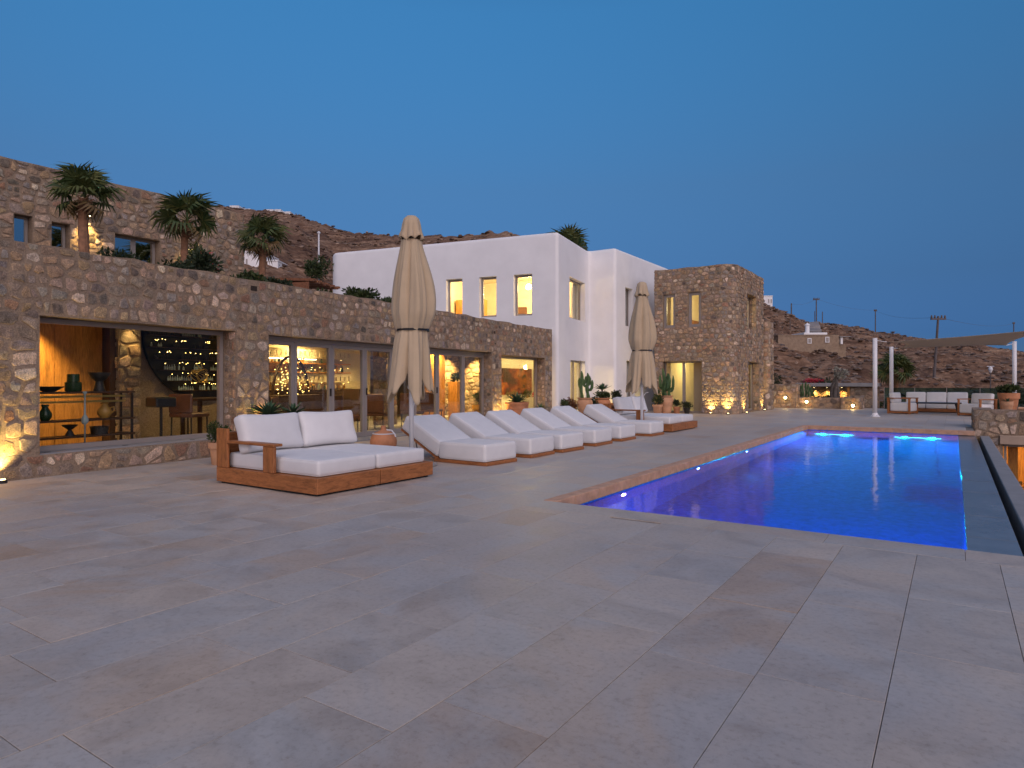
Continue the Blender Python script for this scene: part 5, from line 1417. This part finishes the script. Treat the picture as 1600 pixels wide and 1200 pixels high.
def post(label, loc, h, lean=(0, 0)):
    t = thing('sail_post', label, 'post', loc, 0, 'white shade sail posts'); x, y, z = loc
    G().tube([(x, y, .10), (x+lean[0], y+lean[1], h)], .075, 18).ob('shaft', M['white'], t, smooth=True)
    G().lathe([(.076, 0), (.075, .002), (.0, .003)], 18, (x+lean[0], y+lean[1], h)).ob('cap', M['white'], t)
    o = G().lathe([(.17, 0), (.17, .02), (.12, .05), (.085, .14)], 18, loc).ob('flared_base', M['white'], t)
    for k in range(6): G().lathe([(.014, 0), (.014, .03), (.008, .032)], 8, (x+.145*math.cos(k*PI/3), y+.145*math.sin(k*PI/3), .02)).ob('bolt', M['concrete'], t)
    return t
post('white sail post standing nearest the pool', (-2.41, 27.6, 0), 2.88); post('white sail post behind the left armchair', (-2.18, 31.9, 0), 2.74); post('white sail post beside the big terracotta pot', (2.0, 33.0, 0), 2.88)
sl = thing('shade_sail', 'taupe shade sail stretched over the lounge group', 'shade sail', (0, 30, 2.7))
cn = [Vector((-2.08, 28.2, 2.76)), Vector((3.2, 27.2, 3.05)), Vector((1.72, 32.7, 2.72)), Vector((-1.95, 31.7, 2.66))]
g = G(); n = 18
for i in range(n+1):
    for j in range(n+1):
        u, v = i/n, j/n; cu, cv = .10*4*v*(1-v), .10*4*u*(1-u)
        u2, v2 = cu+(1-2*cu)*u, cv+(1-2*cv)*v
        p = (cn[0]*(1-u2)+cn[1]*u2)*(1-v2)+(cn[3]*(1-u2)+cn[2]*u2)*v2
        p.z -= .13*math.sin(u*PI)*math.sin(v*PI); g.v.append(tuple(p))
g.f = [(i*(n+1)+j, (i+1)*(n+1)+j, (i+1)*(n+1)+j+1, i*(n+1)+j+1) for i in range(n) for j in range(n)]
o = g.ob('cloth', M['sail'], sl, smooth=True); md = o.modifiers.new('t', 'SOLIDIFY'); md.thickness = .006
for a, b in ((cn[0], (-2.41, 27.6, 2.8)), (cn[3], (-2.18, 31.9, 2.68)), (cn[2], (2.0, 33.0, 2.80))): G().tube([a, Vector(b)], .012, 6).ob('cable', M['white'], sl)
# glass railing behind the lounge
rl = thing('glass_railing', 'low clear glass railing behind the lounge group', 'railing', (2, 35.4, 0))
for k in range(9):
    x = -2.7+k*1.22; G().box(x, 35.4, .0, x+1.19, 35.415, 1.0).ob('pane', M['railglass'], rl); G().box(x-.02, 35.38, 0, x, 35.43, 1.02).ob('post', M['frame'], rl)

# ---------------------------------------------------------------- planter, olive trunk, cactus, pavilion
sb = thing('garden_bed', 'earth bed behind the low planter wall with dark ground plants', 'garden bed', (-5.3, 35.2, 0))
G().box(-6.28, 34.81, 0, -4.42, 37.9, .40).ob('soil', M['soil'], sb); foliage(sb, (-5.2, 35.0, .46), (.8, .15, .1), 500, .10, 'darkshrub', 90)
t = thing('column_cactus', 'cluster of green cactus columns standing at the end of the tall garden wall', 'cactus', (-6.0, 35.0, .4))
cactus(t, (-6.0, 35.0, .4), [(-.18, 0, .82, .06, []), (-.05, .05, .9, .06, [(.4, .3, .25)]), (.08, -.04, .78, .06, []), (.2, .03, .66, .055, []), (.3, 0, .5, .05, []), (-.28, .05, .7, .05, [])], 5)
ol = thing('olive_tree', 'gnarled grey olive trunk with sparse silver leaves in the planter', 'tree', (-4.75, 35.0, .4))
g = G()
for k in range(5):
    a = k*1.256; pts = [Vector((-4.75+.16*math.cos(a)*(1-q*.75)+.10*q*math.sin(q*5+k), 35.0+.16*math.sin(a)*(1-q*.75), .38+1.05*q)) for q in [i/9 for i in range(10)]]
    pts[0] += Vector((.06*math.cos(a), .06*math.sin(a), 0)); g.tube(pts, [.10, .085, .08, .085, .07, .075, .08, .06, .055, .04], 9)
g.ob('trunk', M['bark'], ol)
g = G()
for k in range(7):
    a = k*.9; s = Vector((-4.72, 35, 1.25)); g.tube([s, s+Vector((.14*math.cos(a)+.08, .14*math.sin(a), .28)), s+Vector((.26*math.cos(a)+.22, .24*math.sin(a), .52+.05*k))], [.035, .022, .008], 6)
g.ob('branch', M['bark'], ol); foliage(ol, (-4.55, 35.0, 1.72), (.34, .3, .30), 620, .09, 'silver', 91, 'crown')
pv = thing('bar_pavilion', 'low flat roofed stone pavilion with orange light behind the planter', 'pavilion', (-5, 40, -1.5))
G().box(-7.1, 38.2, 1.02, -3.3, 41.5, 1.20).ob('roof', M['concrete'], pv, bevel=.01)
pp = Path([(-7.0, 41.2), (-3.4, 41.2)]); shell(pp, -1.6, 1.02, .3, []).ob('back_wall', M['mortar'], pv)
lay_stones(pv, pp, 0, pp.L, -.4, 1.02, [], .09, .17, 1.3, .012, (.015, .04), 40, 93, minpx=4)
pp = Path([(-4.5, 38.5), (-3.35, 38.5)]); shell(pp, -1.6, 1.015, .3, []).ob('front_wall', M['mortar'], pv); lay_stones(pv, pp, 0, pp.L, -.4, 1.0, [], .09, .17, 1.3, .012, (.015, .03), 30, 94, minpx=4)
G().box(-4.62, 38.35, -1.6, -4.51, 38.46, 1.015).ob('wood_post', M['panelwood'], pv); G().box(-7.0, 38.4, -1.6, -6.9, 38.5, 1.015).ob('wood_post', M['panelwood'], pv)
G().box(-7.0, 38.3, -1.6, -3.4, 41.3, -1.5).ob('pavilion_floor', M['concrete'], pv)
for x in (-6.62, -5.95, -5.2):
    f_ = G().lathe([(.05, -.06), (.05, 0), (.02, .001)], 10, (x, 40.9, 1.01)).ob('downlight', M['black'], pv); G().lathe([(.04, -.064), (.04, -.061), (.01, -.0605)], 10, (x, 40.9, 1.01)).ob('lens', M['lamp_hot'], f_)
    lamp('SPOT', (x, 40.88, .93), 70, (1, .58, .16), f_, (0, .25, -1), .04, 100, .8)
bg_ = thing('bougainvillea', 'pink flowering bougainvillea lying along the pavilion roof edge', 'flowering shrub', (-6.4, 38.6, 1.2))
foliage(bg_, (-6.25, 38.7, 1.30), (.7, .25, .11), 380, .10, 'flower', 95, 'blossom'); foliage(bg_, (-6.25, 38.8, 1.27), (.75, .25, .10), 260, .10, 'darkshrub', 96)
for i, (p, r_, n_, m_, lab) in enumerate((((-7.65, 36.2, .0), (.34, .34, 1.05), 1200, 'darkshrub', 'tall narrow dark shrub behind the garden wall by the tower'),
    ((-6.4, 44.5, -1.3), (1.1, .9, 1.5), 1800, 'darkshrub', 'broad dark green bush behind the bar pavilion'), ((-7.6, 44.5, -1.3), (.7, .7, 1.3), 900, 'darkshrub', 'dark bush behind the pavilion next to the tower'),
    ((-1.2, 43, -1.6), (1.5, .8, 1.1), 1500, 'darkshrub', 'dark bush behind the railing right of the shaggy palm'), ((1.2, 44, -2.0), (1.5, .9, 1.4), 1400, 'scrub', 'brownish bush behind the railing over the sofa'),
    ((3.2, 43, -2.3), (1.7, .9, 1.8), 1700, 'darkshrub', 'wide dark bush behind the railing above the right armchair'), ((5.6, 44, -2.6), (1.6, .9, 1.8), 1500, 'scrub', 'reddish brown bush behind the big terracotta pot'),
    ((-3.6, 42.5, -1.5), (.9, .7, .95), 900, 'shrub', 'green bush right of the bar pavilion'), ((8, 45, -2.8), (1.6, 1, 1.8), 1300, 'darkshrub', 'dark bush at the right frame edge behind the railing'))):
    shrub(lab, p, r_, n_, .16 if i else .09, m_, 100+i)
lowb = shrub('leafy bush on the lower ground in front of the basement window', (1.35, 20.6, -3.4), (.55, .8, 1.15), 2600, .10, 'shrub', 120, cz=1.15); foliage(lowb, (1.6, 18.8, -2.3), (.6, .9, .9), 1800, .10, 'darkshrub', 121)
gl = G().box(.8, -6, -3.6, 14, 22.25, -3.4).ob('lower_ground', M['soil']); gl['kind'] = 'structure'; gl['label'] = 'earth ground on the lower level beside the pool'

# ---------------------------------------------------------------- pergola on the roof, far houses, poles
pg = thing('slatted_pergola', 'reddish slatted pergola roof between the right palm and the white house', 'pergola', (-19.1, 14.9, 2.9))
def pgm(x, y, z): c, s = math.cos(R(24)), math.sin(R(24)); return (-19.1+x*c-y*s, 14.9+x*s+y*c, z)
for k in range(15):
    y = -1.0+k*.145; dz = .035*math.sin(k*1.9)
    G().hexa([pgm(-1.25, y, 4.72+dz), pgm(1.25, y, 4.60+dz), pgm(1.25, y+.10, 4.60+dz), pgm(-1.25, y+.10, 4.72+dz), pgm(-1.25, y, 4.79+dz), pgm(1.25, y, 4.67+dz), pgm(1.25, y+.10, 4.67+dz), pgm(-1.25, y+.10, 4.79+dz)]).ob('slat', M['bamboo'], pg)
G().hexa([pgm(-1.1, -1.0, 4.30), pgm(1.1, -1.0, 4.30), pgm(1.1, -.95, 4.30), pgm(-1.1, -.95, 4.30), pgm(-1.1, -1.0, 4.52), pgm(1.1, -1.0, 4.58), pgm(1.1, -.95, 4.58), pgm(-1.1, -.95, 4.52)]).ob('fascia', M['bamboo'], pg)
for x in (-1.0, 1.0):
    for y in (-.9, .9): G().tube([pgm(x, y, 2.9), pgm(x, y, 4.62)], .05, 8).ob('post', M['bamboo'], pg)
def ground_at(px, py):
    az = math.atan((px-800)/1035); r = interp(R0, px)
    while r < interp(RD, px)*1.02:
        p = hill_point(az, r); d = r*math.cos(az)
        if 595.6-1035*(p.z-1.3)/d <= py: return p, d
        r += .5
    return p, d
def far_house(label, px, py, wpx, hpx, m='plaster', wins=(), parap=None, depth=5, dfix=None, sink=.8):
    p, d = ground_at(px, py)
    if dfix:
        k = dfix/d; az = math.atan((px-800)/1035); r = dfix/math.cos(az); p = hill_point(az, r); p.z = 1.3+(595.6-py)/1035*dfix; d = dfix
    w, h = wpx*d/1035, hpx*d/1035
    t = thing('distant_house', label, 'house', tuple(p))
    rt = Matrix.Translation(p) @ Matrix.Rotation(YAW, 4, 'Z')
    moved(G().box(-w/2, 0, -sink-2, w/2, depth, h), rt).ob('wall', M[m], t)
    moved(G().box(-w/2-.06, -.06, h+.003, w/2+.06, depth+.06, h+.12), rt).ob('roof', M['plaster' if m != 'mortar' else 'mortar'], t)
    if parap: a, b, c = parap; moved(G().box(a*w, .3, h+.123, b*w, depth-.3, h+c*d/1035), rt).ob('upper_storey', M['plaster'], t, bevel=.05)
    for (a, b, c, e) in wins:
        x0, x1, z0, z1 = a*w, b*w, c*h, e*h; q = (x1-x0)*.16
        f_ = moved(G().box(x0, -.08, z0, x1, -.005, z1), rt).ob('window', M['plaster'], t); moved(G().box(x0+q, -.095, z0+q, x1-q, -.085, z1-q), rt).ob('pane', M['frame'], f_)
    return t, p, d, rt, w, h
t, p, d, rt, w, h = far_house('low stone house with two white windows on the right hillside', 1258, 549, 84, 21, 'mortar', ((.04, .115, .42, .82), (.37, .445, .50, .92)), (.0, .44, 5.5), 6)
moved(G().box(w/2, 1, -3, w/2+1.3, 5, h*1.12), rt).ob('side_wing', M['mortar'], t); moved(G().box(w/2+1.3, 2, -3, w/2+2.6, 5, h*.42), rt).ob('step_wall', M['mortar'], t); moved(G().box(w/2+1.5, 1.0, h*.42, w/2+1.75, 1.25, h*.95), rt).ob('pillar', M['plaster'], t); moved(G().box(w/2+1.3, .8, h*.95, w/2+2.6, 4, h*1.0), rt).ob('porch_roof', M['concrete'], t)
moved(G().lathe([(.25, 0), (.25, .9), (.35, .92), (.05, 1.2)], 10, (w*.22, 2.5, h+.5)), rt).ob('chimney', M['plaster'], t)
far_house('white cubic house on the hilltop right behind the stone tower', 1195, 479, 24, 16, 'plaster', ((.2, .3, .35, .75), (.36, .46, .35, .75)), None, 5, 112)
far_house('white house front beside the right palm trunk on the slope', 396, 416, 31, 20, 'plaster', ((-.38, -.26, .05, .5), (.02, .12, .6, .8)), None, 5)
far_house('white garden wall house low on the slope right of the palm', 426, 417, 16, 6, 'plaster', (), None, 3)
far_house('leftmost white house on the left ridge', 366, 329, 14, 7, 'plaster', ((-.2, .3, .45, .8),), None, 4, 146); far_house('low white wall house beside the leftmost ridge house', 383, 330, 16, 3.0, 'plaster', (), None, 3, 146)
far_house('middle white house on the left ridge with dark windows', 420, 334, 14, 6, 'plaster', ((-.3, 0, .3, .8), (.1, .35, .3, .8)), None, 4, 138); far_house('second white house from the right on the left ridge', 434, 335, 9, 7, 'plaster', ((0, .2, .2, .6),), None, 4, 137)
far_house('rightmost low white house on the left ridge', 447, 336, 13, 4.5, 'plaster', (), None, 4, 136)
rd2 = G(); 
rpts = [(1258, 520), (1283, 521), (1279, 507), (1263, 506)]
prow = []
for i in range(9):
    q = i/8; prow.append([ground_at(1262+(1264-1262)*q-3+3*q, 524-15*q)[0], ground_at(1284-5*q, 524-15*q)[0]])
for a, b in prow: rd2.v += [tuple(a+Vector((0, 0, .5))), tuple(b+Vector((0, 0, .5)))]
rd2.f = [(2*i, 2*i+1, 2*i+3, 2*i+2) for i in range(8)]; ro = rd2.ob('track', M['road']); ro['kind'] = 'structure'; ro['label'] = 'grey dirt track climbing the right ridge'
def pole(label, px, top, bot, d, cross=0, lean=0, r=.13):
    az = math.atan((px-800)/1035); rr_ = d/math.cos(az); p = hill_point(az, rr_); zt = 1.3+(595.6-top)/1035*d; zb = min(1.3+(595.6-bot)/1035*d, p.z)
    t = thing('utility_pole', label, 'utility pole', (p.x, p.y, zb), 0, 'utility poles on the hillside'); rt = Matrix.Translation((p.x, p.y, 0)) @ Matrix.Rotation(YAW, 4, 'Z')
    moved(G().tube([(-lean, 0, zb-.5), (0, 0, zt)], [r*1.15, r*.8], 8), rt).ob('shaft', M['ironwood'], t)
    if cross:
        moved(G().box(-cross, -.08, zt-.35, cross, .08, zt-.2), rt).ob('crossarm', M['ironwood'], t)
        for x in (-cross*.9, -cross*.45, cross*.45, cross*.9): moved(G().lathe([(.08, 0), (.1, .1), (.05, .3)], 6, (x, 0, zt-.2)), rt).ob('insulator', M['ironwood'], t)
    return rt @ Vector((0, 0, zt-.1))
T1 = pole('leftmost utility pole on the right ridge', 1236.5, 474, 500, 118); T2 = pole('tall utility pole with short crossarm beside the dirt track', 1275.5, 466, 510, 130, .6); pole('short pole just right of the tall track pole', 1285, 487, 510, 130, r=.1)
pole('thin pole just left of the tall track pole', 1273, 486, 510, 131, r=.08)
T3 = pole('lone utility pole above the nearest white sail post', 1367.8, 484, 522, 150, .3); T4 = pole('leaning utility pole with wide crossarm behind the shade sail', 1466, 494, 590, 64, .72, .45, .12); T5 = pole('utility pole at the right edge above the shade sail', 1584, 504, 545, 160, .25)
pole('small pole on the slope left of the stone hillside house', 1222.5, 512, 530, 90, r=.08); pole('second small pole on the slope near the stone hillside house', 1234.5, 500, 528, 95, r=.08)
for k, (a, b, lab) in enumerate(((T1, T2, 'overhead wire between the two left ridge poles'), (T2, T3, 'overhead wire from the track pole to the lone pole'), (T3, T4, 'overhead wire from the lone pole to the leaning pole'), (T4, T5, 'overhead wire from the leaning pole to the right edge pole'))):
    pts = [a.lerp(b, i/12)-Vector((0, 0, (.5+k*.1)*4*(i/12)*(1-i/12))) for i in range(13)]
    tag(G().tube(pts, .014, 4).ob('overhead_wire', M['ironwood']), lab, 'wire', 'overhead wires')
wp_ = thing('white_post', 'thin white post on the slope left of the white house', 'post', (-23.1, 19.4, 3)); G().tube([(-23.1, 19.4, 3.0), (-23.1, 19.4, 7.75)], .035, 8).ob('shaft', M['white'], wp_)
G().lathe([(.06, 0), (.08, .05), (.02, .1)], 8, (-23.1, 19.4, 7.75)).ob('cap', M['white'], wp_)
sp_ = shrub('green bush around the thin white post', (-22.9, 19.2, 2.6), (.8, .6, .6), 1100, .14, 'shrub', 130, cz=3.5)
shrub('dark bush on the slope behind the pergola', (-25.5, 17.0, 2.4), (1.1, .8, .8), 900, .16, 'darkshrub', 131, cz=2.9)
q, d = ground_at(1465, 600)
lp = thing('street_lamp', 'small garden lamp post with white heads behind the railing', 'lamp post', (1.75, 47, -2)); G().tube([(1.75, 47, -2.5), (1.75, 47, 2.05)], .03, 6).ob('pole', M['ironwood'], lp)
G().lathe([(.05, -.3), (.12, -.12), (.09, 0), (.02, .03)], 10, (1.75, 47, 2.1)).ob('head', M['white'], lp); G().tube([(1.58, 47, 2.15), (1.92, 47, 2.15)], .025, 5).ob('bracket', M['white'], lp)
